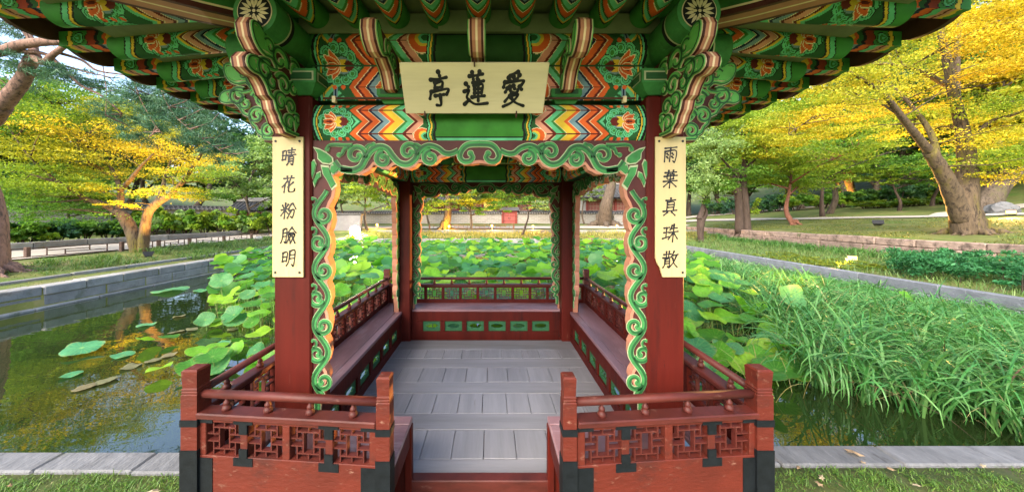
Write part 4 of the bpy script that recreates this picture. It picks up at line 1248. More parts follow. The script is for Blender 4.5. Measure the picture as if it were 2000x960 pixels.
GREEN = [(0.074, 0.182, 0.027), (0.128, 0.257, 0.038)]
LIME = [(0.169, 0.28, 0.029), (0.26, 0.345, 0.036)]
YELG = [(0.288, 0.319, 0.027), (0.413, 0.4, 0.035)]
LITGOLD = [(0.484, 0.374, 0.024), (0.638, 0.495, 0.044)]  # yellow of lamplit foliage put into the leaf colour
DEEP = [(0.031, 0.098, 0.028), (0.063, 0.147, 0.039)]
BLUEG = [(0.041, 0.115, 0.068), (0.081, 0.182, 0.095)]
PALE = [(0.188, 0.312, 0.112), (0.275, 0.388, 0.15)]
RUST = [(.12, .03, .015), (.22, .06, .02)]

def leaf_cloud(clumps, leaf=.12, aspect=.55, flat=.6, r=None, shell=2.0, spray=.34):
    """clumps: (x, y, z, rx, ry, rz, n, (colour A, colour B)); small folded leaf faces"""
    r = r or rng
    Vs, Cs = [], []
    for (x, y, z, rx, ry, rz, n, cc) in clumps:
        n = int(n)
        # the clump is made of many small sprays with gaps between them
        K = max(5, int(n / 90))
        d = r.normal(size=(K, 3)); d /= np.linalg.norm(d, axis=1, keepdims=True)
        sc_ = d * (r.uniform(0, 1, K) ** (1 / shell))[:, None] * np.array((rx, ry, rz))
        which = r.integers(0, K, n)
        ss = spray * r.uniform(.6, 1.3, K)[which][:, None]
        off = r.normal(size=(n, 3)) * .55 * ss * np.array((rx, ry, max(rz * .55, .05 * rx)))
        off[:, 2] -= .25 * (off[:, 0] ** 2 + off[:, 1] ** 2) / max(rx, .01)
        c = np.array((x, y, z)) + sc_[which] + off
        nv = r.normal(size=(n, 3)) * (1 - flat); nv[:, 2] += flat * r.choice((-1, 1), n)
        nv /= np.linalg.norm(nv, axis=1, keepdims=True)
        a = r.normal(size=(n, 3)); a -= nv * np.sum(a * nv, 1, keepdims=True); a /= np.linalg.norm(a, axis=1, keepdims=True)
        b = np.cross(nv, a)
        L = leaf * r.uniform(.6, 1.35, n)[:, None]
        Vs.append(np.stack([c - a * L * .5, c + b * L * aspect * .5 - a * L * .05, c + a * L * .5 - nv * L * .12, c - b * L * aspect * .5 - a * L * .05], 1))
        t = np.clip(r.uniform(0, 1, K)[which][:, None] + r.normal(0, .25, (n, 1)), -.2, 1.2)
        A_, B_ = np.array(cc[0]), np.array(cc[1])
        k = r.uniform(.72, 1.28, (n, 1)) * r.uniform(.8, 1.15, K)[which][:, None]
        Cs.append((A_ + (B_ - A_) * t) * k)
    V = np.concatenate(Vs).reshape(-1, 3); C = np.concatenate(Cs)
    return V, np.arange(len(V)).reshape(-1, 4), C

def crown_mesh(clumps, mat=None, **k):
    V, Q, C = leaf_cloud(clumps, **k)
    return fast_mesh('crown', V, Q, C, mat or m_leaf)

def curve3(p, n=5): return smooth_path(np.array(p, float), n)

def trunk_mesh(limbs, seg=9, wob=.03):
    b = MB()
    for pts, r0, r1 in limbs:
        q = curve3(pts, 5)
        n = len(q)
        rr = np.linspace(0, 1, n)
        rad = (r0 + (r1 - r0) * rr ** .8) * (1 + rng.normal(0, wob, n))
        b.tube(q, rad, seg if r0 > .05 else 5, cap=True)
    return b

def tree(name, label, cat, base, limbs, clumps, bark, leaf=.12, flat=.6, group=None, aspect=.55, mat=None, roots=0, rw=.25):
    t = thing(name, label, cat, tuple(base), group)
    b = trunk_mesh(limbs)
    for i in range(roots):
        th = 2 * pi * i / roots + rng.uniform(-.3, .3); R = rw * rng.uniform(1.6, 2.6)
        p = np.array(base) + (0, 0, .03)
        e = p + np.array((cos(th) * R, sin(th) * R, 0)); e[2] = h1(e[0], e[1]) - .05
        b.tube(curve3([p + (0, 0, rw * 1.3), p + (cos(th) * R * .4, sin(th) * R * .4, rw * .25), e]), [rw * .55] * 4 + [rw * .3] * 4 + [rw * .1] * 3, 7)
    # twigs from the limbs into the sprays of leaves
    lp = np.concatenate([curve3(p, 4)[2:] for p, r0, r1 in limbs])
    for (x, y, z, rx, ry, rz, n, cc) in clumps:
        for k in range(4):
            tg = np.array((x, y, z)) + rng.normal(0, .45, 3) * (rx, ry, rz * .6)
            s0 = lp[np.argmin(np.linalg.norm(lp - tg, axis=1) + 1.2 * np.clip(lp[:, 2] - tg[2], 0, None))]
            md = (s0 + tg) / 2 + rng.normal(0, .07, 3) * np.linalg.norm(tg - s0)
            Ld = np.linalg.norm(tg - s0)
            b.tube([s0, md, tg], [min(.012 + .012 * Ld, .05), .012 + .003 * Ld, .006], 4, cap=False)
    tr = b.build('trunk', bark, t, smooth=True)
    V, Q, C = leaf_cloud(clumps, leaf=leaf, flat=flat, aspect=aspect)
    me = fast_mesh('crown', V - np.array(base), Q, C, mat or m_leaf)
    c = link('crown', me, t)
    return t

def auto(base, H_, sp, r0, style='maple', nl=6, seed=0, cols=(GREEN,), n=5000, lean=(0, 0), low=.3):
    """limbs and leaf clumps of one tree"""
    r = np.random.default_rng(seed)
    base = np.array(base, float)
    top = base + np.array((lean[0], lean[1], H_ * .72))
    mid = base + (top - base) * .5 + np.array((r.normal(0, .05 * H_), r.normal(0, .05 * H_), 0))
    limbs = [([base - (0, 0, .15), base + (mid - base) * .4 + r.normal(0, .02 * H_, 3) * (1, 1, 0), mid, top], r0, r0 * .25)]
    clumps = []
    for i in range(nl):
        t = low + (.95 - low) * (i + .5) / nl
        p = base + (mid - base) * min(t * 2, 1) + (top - mid) * max(t * 2 - 1, 0)
        th = i * 2.4 + r.uniform(-.4, .4)
        reach = sp * (1.05 - .45 * abs(t - .45)) * r.uniform(.75, 1.1)
        if style == 'conifer': reach = sp * (1.1 - t) * r.uniform(.8, 1.1)
        rise = H_ * (.16 if style != 'conifer' else -.02)
        e = p + np.array((cos(th) * reach, sin(th) * reach, rise * r.uniform(.6, 1.4)))
        m = (p + e) / 2 + np.array((0, 0, rise * .25)) + r.normal(0, .04 * sp, 3)
        limbs.append(([p, m, e], r0 * (.55 - .3 * t), r0 * .07))
        cc = cols[int(r.integers(len(cols)))]
        rz = {'maple': .30, 'round': .55, 'conifer': .22}[style]
        for f, k in ((1, .55), (.62, .50), (.35, .40)):
            q = p + (e - p) * f
            s_ = sp * k * r.uniform(.8, 1.15)
            clumps.append((q[0], q[1], q[2] + .05 * H_, s_, s_, s_ * rz * 1.3, n / (3.3 * nl), cc))
    s_ = sp * .6
    clumps.append((top[0], top[1], top[2] + H_ * .08, s_, s_, H_ * .14, n / 10, cols[0]))
    return limbs, clumps

# ---- trees named by what stands where in the photograph
def gz(px, D):
    x = (px - VX) * D / F
    return np.array((x, D, h1(x, D)))
def Q_(l, jit=0): return [P(*a) for a in l]

# maple on the left bank; its floodlight's gold is also painted into the leaves
b0 = gz(272, 13.3)
lim = [([b0 - (0, 0, .2), P(262, 460, 13.3), P(243, 425, 13.3), P(228, 412, 13.3)], .27, .19),
       ([P(230, 416, 13.3), P(200, 398, 13.1), P(168, 388, 12.9), P(120, 360, 12.4), P(60, 340, 12)], .15, .04),
       ([P(230, 414, 13.3), P(236, 385, 13.4), P(232, 360, 13.5), P(215, 325, 13.8), P(175, 290, 14)], .14, .04),
       ([P(234, 372, 13.4), P(255, 350, 13.2), P(275, 325, 13), P(300, 300, 12.7)], .11, .03),
       ([b0 + (.15, 0, -.2), P(283, 450, 13.3), P(290, 415, 13.4), P(308, 395, 13.4)], .20, .15),
       ([P(306, 397, 13.4), P(318, 370, 13.7), P(322, 345, 14), P(335, 310, 14.2)], .13, .03),
       ([P(306, 397, 13.4), P(335, 378, 13.2), P(360, 350, 13), P(388, 308, 12.8), P(400, 285, 12.6)], .15, .04),
       ([P(200, 330, 13.8), P(165, 310, 13.2), P(150, 280, 13)], .07, .02), ([P(175, 290, 14), P(120, 240, 13.5), P(95, 190, 13.2)], .06, .02), ([P(120, 360, 12.4), P(70, 320, 12), P(30, 270, 11.8)], .06, .02)]
cl = []
def plate(px, py, D, w, hgt, n, cc, dep=None):
    """flat spray of leaves given by its place and size in the photograph"""
    c = P(px, py, D); s = D / F
    cl.append((c[0], c[1], c[2], w * s, dep or w * s * .9, hgt * s * 1.25, n * 2.0, cc))
for a in [(60, 240, 12.5, 95, 26, 1700, LIME), (150, 205, 13.5, 100, 22, 1500, LIME), (30, 175, 12.5, 80, 22, 1100, GREEN), (150, 262, 13, 90, 24, 1200, LITGOLD), (230, 285, 14.2, 95, 30, 1500, LITGOLD), (40, 215, 12.2, 90, 20, 1400, LIME), (110, 170, 13.2, 90, 20, 1200, GREEN), (200, 190, 13.8, 80, 20, 1100, LIME), (15, 250, 12, 70, 20, 1100, GREEN), (340, 345, 14.4, 70, 12, 400, YELG), (250, 222, 14, 70, 18, 900, YELG), (120, 300, 12.6, 80, 18, 1300, YELG),
          (320, 300, 14.2, 80, 30, 1300, LITGOLD), (385, 310, 12.8, 60, 24, 800, LITGOLD), (280, 335, 14.4, 80, 18, 600, YELG), (60, 330, 12.1, 95, 22, 1700, LIME), (25, 385, 12, 75, 26, 1300, GREEN), (130, 365, 12.5, 85, 16, 1500, LIME),
          (165, 368, 12.6, 55, 12, 450, YELG), (235, 395, 12.7, 40, 8, 250, YELG), (340, 378, 13, 60, 14, 800, YELG), (400, 345, 13.6, 60, 20, 1000, LIME), (210, 230, 14.2, 90, 24, 1100, LIME), (280, 250, 14.2, 80, 26, 1300, YELG),
          (95, 415, 12.2, 90, 18, 1500, GREEN), (170, 330, 13.4, 80, 16, 700, YELG), (345, 262, 14, 70, 20, 900, YELG), (60, 285, 12.4, 80, 18, 1200, YELG), (420, 380, 14.2, 45, 14, 500, GREEN)]: plate(*a)
tree('maple_tree', 'maple with lamplight gold painted into its leaves, two leaning trunks by the left bank fence', 'tree', b0, lim, cl, m_barkmoss, leaf=.080, flat=.52, roots=5, rw=.22)

# large old tree whose roots grip the left edge of the bank, and the pine limb reaching in
b0 = np.array((-14.35, 8.6, h1(-14.35, 8.6)))
lim = [([b0 - (0, 0, .3), b0 + (-.05, .1, .75), b0 + (-.3, .2, 2.2), P(-75, 260, 8.8), P(-28, 235, 8.6), P(2, 205, 8.4)], .52, .21),
       ([P(0, 207, 8.4), P(28, 178, 8.3), P(48, 150, 8.2), P(60, 120, 8.1), P(68, 108, 8.0)], .19, .12),
       ([P(66, 112, 8), P(85, 122, 7.9), P(102, 108, 7.8), P(118, 96, 7.7), P(140, 80, 7.6)], .09, .05),
       ([P(-60, 110, 7.6), P(0, 101, 7.7), P(40, 88, 7.8), P(85, 82, 7.7), P(135, 80, 7.6), P(175, 70, 7.6)], .13, .08),
       ([P(68, 112, 8), P(62, 80, 8.2), P(40, 45, 8.3), P(20, -10, 8.4)], .10, .05),
       ([P(20, 100, 7.9), P(70, 102, 7.9), P(100, 112, 8), P(135, 145, 8.1), P(160, 168, 8.2), P(200, 188, 8.3), P(238, 222, 8.4)], .055, .02),
       ([P(110, 102, 7.8), P(160, 118, 8), P(190, 138, 8.1), P(240, 146, 8.2), P(300, 158, 8.3)], .045, .012),
       ([P(75, 122, 8), P(130, 130, 8.1), P(165, 140, 8.1), P(220, 152, 8.2)], .04, .012),
       ([P(198, 108, 8), P(204, 150, 8), P(208, 180, 8), P(206, 225, 8)], .014, .006),
       ([P(262, 160, 8), P(275, 195, 8), P(300, 240, 8), P(318, 262, 8)], .014, .006), ([P(312, 165, 8), P(325, 200, 8), P(350, 235, 8), P(395, 270, 8), P(440, 300, 8)], .016, .006)]
cl = []
for a in [(275, 190, 8.3, 60, 26, 1500), (330, 215, 8.3, 62, 30, 1900), (390, 250, 8.3, 55, 28, 1500), (440, 290, 8.4, 40, 22, 900), (300, 255, 8.6, 50, 22, 900), (235, 225, 8.6, 45, 20, 700), (350, 180, 8.6, 70, 20, 1000), (420, 210, 8.6, 50, 20, 800), (190, 160, 8.4, 60, 18, 700),
          (40, 125, 8.2, 70, 18, 800), (120, 140, 8.2, 50, 12, 500), (20, 60, 8.2, 60, 20, 700), (95, 45, 8, 40, 14, 300), (10, 150, 8.5, 60, 16, 500)]:
    plate(*a[:5], a[5] * .85, BLUEG)
tree('pine_tree', 'old pine with pinkish bark and hanging dark needles reaching under the left eave', 'tree', b0, lim, cl, m_pinebark, leaf=.20, flat=.1, aspect=.06, mat=m_needle, roots=13, rw=.5)

# small dark stemmed tree left, light green tree and far trunks left
def simple(name, label, px, D, H_, sp, r0, style, cols, n, seed, bark=None, leaf=.14, nl=7, lean=(0, 0), low=.3, flat=.6, group=None, cat='tree', roots=0):
    b_ = gz(px, D)
    l, c = auto(b_, H_, sp, r0 * .85, style, nl, seed, cols, n * 1.7, lean, low)
    return tree(name, label, cat, b_, l, c, bark or m_bark, leaf=leaf * 1.08, flat=flat, group=group, roots=roots, rw=r0)
simple('maple_tree', 'small many stemmed maple before the grey wall behind the left path', 143, 20.5, 4.6, 3.0, .14, 'maple', (GREEN, LIME, GREEN), 6500, 3, m_darkbark, .17)
simple('broadleaf_tree', 'pale fresh green tree beside the left plaque beyond the hedge', 500, 25, 8.2, 3.2, .2, 'round', (PALE, GREEN, PALE), 7500, 5, None, .22)
simple('broadleaf_tree', 'slim grey trunked tree behind the left hedge', 377, 28, 11.5, 3.0, .42, 'round', (DEEP, BLUEG), 5000, 6, None, .24, low=.55)
simple('broadleaf_tree', 'dark leafy tree behind the grey wall at the left edge', 45, 21, 7.5, 3.4, .2, 'round', (GREEN, DEEP), 6500, 8, None, .2)
simple('maple_tree', 'spreading maple above the bright floodlight by the far wall', 718, 27, 6.4, 3.3, .17, 'maple', (PALE, LIME, GREEN), 8000, 9, None, .17)
simple('broadleaf_tree', 'low yellowing maple just left of the orange lit trunk', 815, 25, 4.2, 1.9, .1, 'maple', (LIME, YELG), 3200, 10, None, .15)
simple('old_tree', 'thick orange lit trunk forking high behind the fence on the far bank', 868, 27.5, 13, 3.0, .52, 'round', (GREEN, LIME), 4200, 11, m_barkmoss, .22, low=.62, roots=5)
simple('maple_tree', 'small maple with bare roots on the far bank right of the orange trunk', 919, 25.8, 4.5, 2.4, .17, 'maple', (LIME, GREEN, YELG), 7000, 12, m_bark, .14, roots=6, low=.35)
simple('maple_tree', 'small two stemmed maple in front of the red gate', 1018, 24.0, 5.0, 2.4, .13, 'maple', (GREEN, PALE, GREEN), 6000, 13, m_darkbark, .14, low=.48)
simple('old_tree', 'thick pale trunk standing before the far tiled wall on the right', 1181, 33, 15, 3.4, 1.05, 'round', (PALE, GREEN), 4000, 14, m_bark, .3, low=.66, roots=6)

simple('broadleaf_tree', 'fresh green tree rising behind the wall between the two small maples', 968, 40.5, 7.5, 3.0, .2, 'round', (LIME, PALE), 5000, 61, None, .2)
simple('broadleaf_tree', 'pale green tree in front of the far wall left of the orange trunk', 838, 36, 6.2, 2.8, .16, 'maple', (PALE, LIME), 5500, 62, None, .18, low=.4)
simple('broadleaf_tree', 'bright green tree in front of the far wall right of the red gate', 1078, 35, 6.5, 3.0, .17, 'maple', (LIME, PALE), 5500, 63, None, .18, low=.42)
simple('broadleaf_tree', 'slim pale green tree left of the thick pale trunk before the far wall', 1142, 35.5, 7.0, 2.2, .15, 'round', (PALE, LIME), 4200, 64, None, .18, low=.45)
simple('broadleaf_tree', 'slender bright tree behind the dazzling floodlight', 672, 33, 7.0, 3.0, .17, 'round', (PALE, GREEN), 5000, 65, None, .2, low=.4)

# right bank
b0 = gz(1897, 13.4)
lim = [([P(1880, 430, 13.4), P(1868, 400, 13.3), P(1858, 372, 13.2), P(1840, 335, 13.1), P(1815, 295, 13.0)], .34, .21),
       ([b0 + (.08, 0, -.3), P(1893, 455, 13.4), P(1887, 425, 13.4), P(1883, 392, 13.4), P(1887, 350, 13.5), P(1888, 310, 13.5), P(1880, 260, 13.6), P(1868, 205, 13.7)], .62, .17),
       ([P(1818, 300, 13), P(1790, 265, 12.8), P(1762, 230, 12.6), P(1735, 195, 12.3), P(1705, 168, 12), P(1650, 135, 11.7)], .16, .05),
       ([P(1832, 322, 13), P(1822, 270, 13.2), P(1800, 232, 13.4), P(1770, 195, 13.5), P(1740, 165, 13.6)], .13, .05),
       ([P(1868, 208, 13.7), P(1858, 165, 13.7), P(1848, 110, 13.8), P(1838, 60, 13.9), P(1846, 0, 14)], .18, .10),
       ([P(1846, 165, 13.7), P(1810, 145, 13.4), P(1775, 132, 13.1), P(1730, 125, 12.8), P(1690, 126, 12.4)], .11, .03),
       ([P(1868, 205, 13.7), P(1868, 120, 14), P(1872, 60, 14.2), P(1878, -10, 14.4)], .12, .08),
       ([P(1760, 228, 12.6), P(1710, 196, 12.4), P(1670, 188, 12.2), P(1600, 222, 12), P(1540, 262, 11.8)], .05, .015),
       ([P(1885, 290, 13.6), P(1930, 240, 13.2), P(1990, 220, 12.8), P(2060, 190, 12.5)], .10, .03), ([P(1848, 110, 13.8), P(1910, 60, 13.2), P(1980, 30, 12.6)], .08, .03)]
cl = []
for a in [(1950, 60, 11.5, 85, 34, 3400, LITGOLD), (1920, 20, 12, 70, 26, 1500, LITGOLD), (1985, 130, 11.5, 75, 26, 1900, LITGOLD), (1790, 110, 15, 80, 24, 1400, LIME), (1700, 150, 12.2, 85, 18, 1900, YELG), (1740, 215, 14.6, 85, 20, 1500, LITGOLD), (1640, 200, 12, 75, 18, 1600, YELG),
          (1590, 235, 11.9, 65, 16, 1100, LITGOLD), (1560, 265, 11.8, 50, 14, 700, YELG), (1830, 160, 15.5, 70, 20, 1100, YELG), (1960, 200, 12.6, 90, 22, 2200, LIME), (1950, 260, 12.6, 90, 20, 2000, YELG), (1980, 310, 12.4, 80, 20, 1600, LIME), (1900, 225, 15.5, 60, 16, 800, YELG),
          (1800, 255, 15, 60, 13, 700, YELG), (1760, 60, 13.5, 90, 22, 1500, YELG), (1690, 90, 13.5, 80, 20, 1200, LIME), (1850, 90, 16, 75, 24, 900, YELG), (1960, 345, 13, 70, 14, 900, YELG), (1820, 30, 15.5, 75, 24, 1000, YELG), (1620, 165, 12.8, 80, 18, 1500, YELG), (1560, 205, 12.6, 70, 16, 1200, LIME), (1660, 110, 13.8, 85, 20, 1300, YELG), (1520, 240, 12.4, 55, 14, 800, YELG), (1740, 20, 14, 90, 24, 1300, YELG), (1690, 245, 14.5, 80, 16, 1000, LIME), (1610, 260, 12.4, 60, 12, 800, YELG)]: plate(*a)
tree('zelkova_tree', 'huge two stemmed mossy tree with lamplight gold painted into its leaves, on the right lawn', 'tree', b0, lim, cl, m_barkmoss, leaf=.082, flat=.5, roots=9, rw=.5)

simple('maple_tree', 'reddish trunked maple forking low at the middle of the right lawn', 1553, 22.5, 7.0, 4.2, .24, 'maple', (LIME, GREEN, LIME), 11000, 21, M("red_brown_bark", (.17, .075, .05), .9, .3, 6, (1, 1, .3), .6, 14), .15, low=.42, lean=(.3, .4), roots=4)
b0 = gz(1452, 22.3)
lim = [([b0 + (-.28, 0, -.2), P(1444, 410, 22.3), P(1440, 370, 22.3), P(1436, 330, 22.4)], .28, .2), ([b0 + (.2, 0, -.2), P(1456, 410, 22.3), P(1452, 360, 22.4), P(1455, 310, 22.6), P(1450, 250, 22.8)], .33, .15),
       ([P(1438, 340, 22.4), P(1410, 310, 22), P(1385, 280, 21.5)], .1, .03), ([P(1453, 330, 22.5), P(1490, 300, 22), P(1520, 280, 21.6)], .1, .03)]
cl = []
for a in [(1390, 285, 21.4, 55, 30, 1500, PALE), (1375, 340, 21.2, 34, 34, 1000, PALE), (1440, 290, 21.8, 65, 22, 1800, LIME), (1490, 285, 21.6, 60, 20, 1500, YELG), (1440, 345, 21.9, 50, 16, 900, GREEN), (1420, 240, 22, 70, 24, 1500, LIME), (1500, 245, 22, 60, 22, 1200, YELG), (1475, 400, 22, 12, 18, 250, LIME), (1400, 370, 21.4, 30, 22, 500, GREEN)]: plate(*a)
tree('ivy_tree', 'twin dark trunks grown over with pale ivy at the edge of the right terrace', 'tree', b0, lim, cl, m_darkbark, leaf=.17, flat=.5, roots=5, rw=.3)
simple('maple_tree', 'dark forked tree right of the reddish maple', 1607, 26.5, 7.0, 3.6, .24, 'maple', (GREEN, LIME), 7500, 22, m_darkbark, .17, low=.42)
simple('broadleaf_tree', 'straight grey trunk just behind the dark forked tree', 1619, 29, 11, 3.2, .34, 'round', (LIME, GREEN), 6000, 23, None, .22, low=.55)
simple('old_tree', 'stout pale trunk lit golden from a lamp at its foot beyond the paths', 1650, 42, 15, 4.6, 1.5, 'round', (YELG, LIME), 6500, 24, m_barkmoss, .32, low=.42)
simple('maple_tree', 'thin leaning dark maple on the lawn left of the huge tree', 1756, 26, 5.2, 3.0, .17, 'maple', (GREEN, LIME), 6500, 25, m_darkbark, .16, low=.45, lean=(-1.0, 0))
simple('maple_tree', 'slender dark stemmed maple close behind the huge tree', 1820, 27.5, 5.2, 3.2, .2, 'maple', (GREEN, LIME, YELG), 6500, 26, m_darkbark, .17, low=.4)
b0 = gz(1918, 21)
lim = [([b0 - (0, 0, .3), P(1930, 392, 21), P(1950, 362, 21), P(1985, 340, 20.8), P(2040, 320, 20.5)], .75, .3), ([P(1950, 364, 21), P(1960, 320, 21.5), P(1950, 270, 22)], .35, .1), ([P(1958, 385, 20.8), P(1985, 350, 20.6), P(2030, 320, 20.4)], .16, .06)]
cl = []
for a in [(1940, 300, 21, 80, 20, 1300, LIME), (1985, 280, 20.6, 70, 20, 1100, YELG), (1900, 320, 21.5, 60, 16, 900, GREEN)]: plate(*a)
tree('leaning_tree', 'thick trunk leaning to the right beside the sloping path at the right edge', 'tree', b0, lim, cl, m_bark, leaf=.17, roots=4, rw=.6)
# dead stump
b0 = gz(1370, 22)
t = thing('tree_stump', 'twisted dead stump standing on the strip below the terrace wall beside the right plaque', 'stump', tuple(b0))
b = trunk_mesh([([b0 - (0, 0, .2), P(1368, 450, 22), P(1370, 425, 22)], .17, .26), ([P(1366, 428, 22), P(1372, 410, 22), P(1374, 392, 22), P(1373, 383, 22)], .24, .03), ([P(1374, 428, 22), P(1380, 415, 22), P(1376, 402, 22)], .16, .05)])
b.build('trunk', m_darkbark, t, smooth=True)

# ---- woods behind: a few kinds, copied
protos = []
kinds = [('round', (GREEN, DEEP), 12, 3.9, 6500), ('round', (BLUEG, DEEP), 13, 3.6, 6500), ('maple', (LIME, GREEN), 11, 4.2, 7500), ('maple', (YELG, LIME), 12, 4.4, 7500), ('conifer', (BLUEG, DEEP), 14, 3.2, 6500), ('maple', (LITGOLD, YELG), 11, 4.2, 7500)]
for i, (st, cols, H_, sp, n) in enumerate(kinds):
    l, c = auto((0, 0, 0), H_, sp, .3, st, 9, 40 + i, cols, n * 1.6, low=.18)
    tb = trunk_mesh(l, 7)
    me_tr = tb.build('trunk', m_bark, None, smooth=True)
    V, Q, C = leaf_cloud(c, leaf=.30, flat=.5)
    protos.append((me_tr.data, fast_mesh('crown', V, Q, C, m_leaf))); bpy.data.objects.remove(me_tr)
KN = ['green', 'blue green', 'fresh green', 'yellow green', 'dark conifer', 'golden']
def wood(x, y, k, s, label, group):
    z = h1(x, y)
    t = thing(['broadleaf_tree', 'broadleaf_tree', 'maple_tree', 'maple_tree', 'conifer_tree', 'maple_tree'][k], label, 'tree', (x, y, z - .2), group)
    for nm, me in zip(('trunk', 'crown'), protos[k]):
        o = bpy.data.objects.new(nm, me); COL.objects.link(o); o.parent = t
    t.rotation_euler = (0, 0, rng.uniform(0, 6.28)); t.scale = (s * rng.uniform(.9, 1.15), s * rng.uniform(.9, 1.15), s)
rw = np.random.default_rng(5)
ORD = ['first', 'second', 'third', 'fourth', 'fifth', 'sixth', 'seventh', 'eighth', 'ninth', 'tenth', 'eleventh', 'twelfth', 'thirteenth', 'fourteenth']
def woods(spots, where, group):
    spots = sorted(spots, key=lambda q: abs(q[0] / q[1])); cnt = {}
    for x, y, k, s in spots:
        i = cnt.get(k, 0); cnt[k] = i + 1
        wood(x, y, k, s, ORD[min(i, 13)] + ' ' + {0: 'rounded mid green tree', 1: 'bluish green tree', 2: 'fresh green maple', 3: 'yellow green maple', 4: 'dark conifer', 5: 'golden maple'}[k] + ' from the pavilion ' + where, group)
sp_ = []
for i in range(16):
    a = i / 15
    sp_.append((-62 + 42 * a + rw.normal(0, 1.5), 31 + 12 * a + rw.uniform(-4, 5), int(rw.choice((0, 1, 0, 4, 2))), rw.uniform(.95, 1.25)))
for i in range(7): sp_.append((-34 - rw.uniform(0, 5), 9 + i * 3.3, int(rw.choice((0, 1, 2))), rw.uniform(.75, 1.0)))
woods(sp_, 'in the wood behind the left path', 'trees of the wood on the left')
sp_ = []
for i in range(12): sp_.append((-22 + i * 4.0 + rw.normal(0, 1), 56 + rw.uniform(-3, 8), int(rw.choice((0, 1, 2, 4, 0))), rw.uniform(.8, 1.1)))
woods(sp_, 'rising behind the hall roofs', 'trees behind the hall')
sp_ = []
for i in range(13): sp_.append((26 + i * 3.2 + rw.normal(0, .8), 46 - i * 1.5 + rw.uniform(-1.5, 2), int(rw.choice((0, 1, 2, 3, 2, 3))), rw.uniform(1.0, 1.4)))
for i in range(13): sp_.append((30 + i * 4.2 + rw.normal(0, 1), 58 - i * 2.2 + rw.uniform(-2, 2), int(rw.choice((0, 1, 4, 3, 5, 2))), rw.uniform(1.7, 2.3)))
for i in range(8): sp_.append((46 + rw.uniform(-3, 8), 8 + i * 3.0, int(rw.choice((3, 5, 2, 0))), rw.uniform(1.0, 1.4)))
woods(sp_, 'on the wooded slope at the right', 'trees of the wooded slope on the right')

# ---- shrubs
shr = []
for i, (cols, leaf) in enumerate((((GREEN, LIME), .16), ((BLUEG, DEEP), .16), ((LIME, PALE), .15), ((RUST, DEEP), .15), ((DEEP, GREEN), .16))):
    r = np.random.default_rng(70 + i)
    c = []
    for k in range(9):
        th = k * 2.4; q = .62 * sqrt(k / 9)
        c.append((q * cos(th), q * sin(th), .52 + .2 * r.normal() * .4 + .15 * (1 - q), .42, .42, .38, 330, cols[k % 2]))
    V, Q, C = leaf_cloud(c, leaf=leaf, flat=.35)
    st = MB()
    for k in range(5):
        th = k * 1.26; st.tube([(0.05 * cos(th), .05 * sin(th), -.1), (.2 * cos(th), .2 * sin(th), .3), (.4 * cos(th), .4 * sin(th), .65)], [.03, .02, .008], 5)
    so = st.build('stem', m_darkbark); shr.append((so.data, fast_mesh('foliage', V, Q, C, m_leaf))); bpy.data.objects.remove(so)
def shrub(x, y, k, s, sz, label, group=None):
    t = thing('shrub', label, 'shrub', (x, y, h1(x, y) - .03), group)
    for nm, me in zip(('stem', 'foliage'), shr[k]):
        o = bpy.data.objects.new(nm, me); COL.objects.link(o); o.parent = t
    t.scale = (s, s, sz); t.rotation_euler = (0, 0, rng.uniform(0, 6))
for i in range(8):
    D = 22.0 + i * .35
    px = 300 + i * 33
    shrub((px - VX) * D / F, D, (0, 2, 0, 0, 2, 0, 2, 0)[i], 1.5, 1.75 + .2 * sin(i * 2), ORD[7 - i] + ' bushy shrub from the left plaque in the hedge behind the left path', 'hedge shrubs behind the left path')
for i in range(9):
    D = 26.5 - .4 * i; px = 30 + i * 38
    shrub((px - VX) * D / F, D, (4, 0, 0, 4, 1, 0, 4, 0, 4)[i], 1.6, 1.5, ORD[8 - i] + ' taller dark shrub left of the hedge, in the rear row', 'dark shrubs behind the left path')
for i in range(6):
    D = 13.6 + 1.05 * i; px = VX - 22.2 * F / D
    shrub((px - VX) * D / F, D, (4, 0, 1, 4, 4, 0)[i], 1.25, 1.25, ORD[5 - i] + ' dark low shrub left of the hedge behind the left path', 'dark shrubs behind the left path')
rs = np.random.default_rng(12)
for i in range(12):
    px = 1400 + i * 40 + rs.uniform(-10, 10); D = 41 - i * .9 + rs.uniform(-1, 1)
    k = int(rs.choice((1, 4, 1, 0, 3)))
    shrub((px - VX) * D / F, D, k, rs.uniform(1.5, 2.1), rs.uniform(1.4, 2.2), ORD[i] + ' from the pavilion, ' + {1: 'bluish dark shrub', 4: 'deep green shrub', 0: 'mid green shrub', 3: 'dark red leaved shrub'}[k] + ' at the foot of the right slope', 'shrubs at the foot of the right slope')
for i in range(9):
    px = 1690 + i * 22; D = 31 - i * .4
    shrub((px - VX) * D / F, D, (2, 0)[i % 2], 1.5, .75, ORD[i] + ' low pale shrub from the left in the bed beyond the lawn path', 'low shrubs beyond the lawn path')
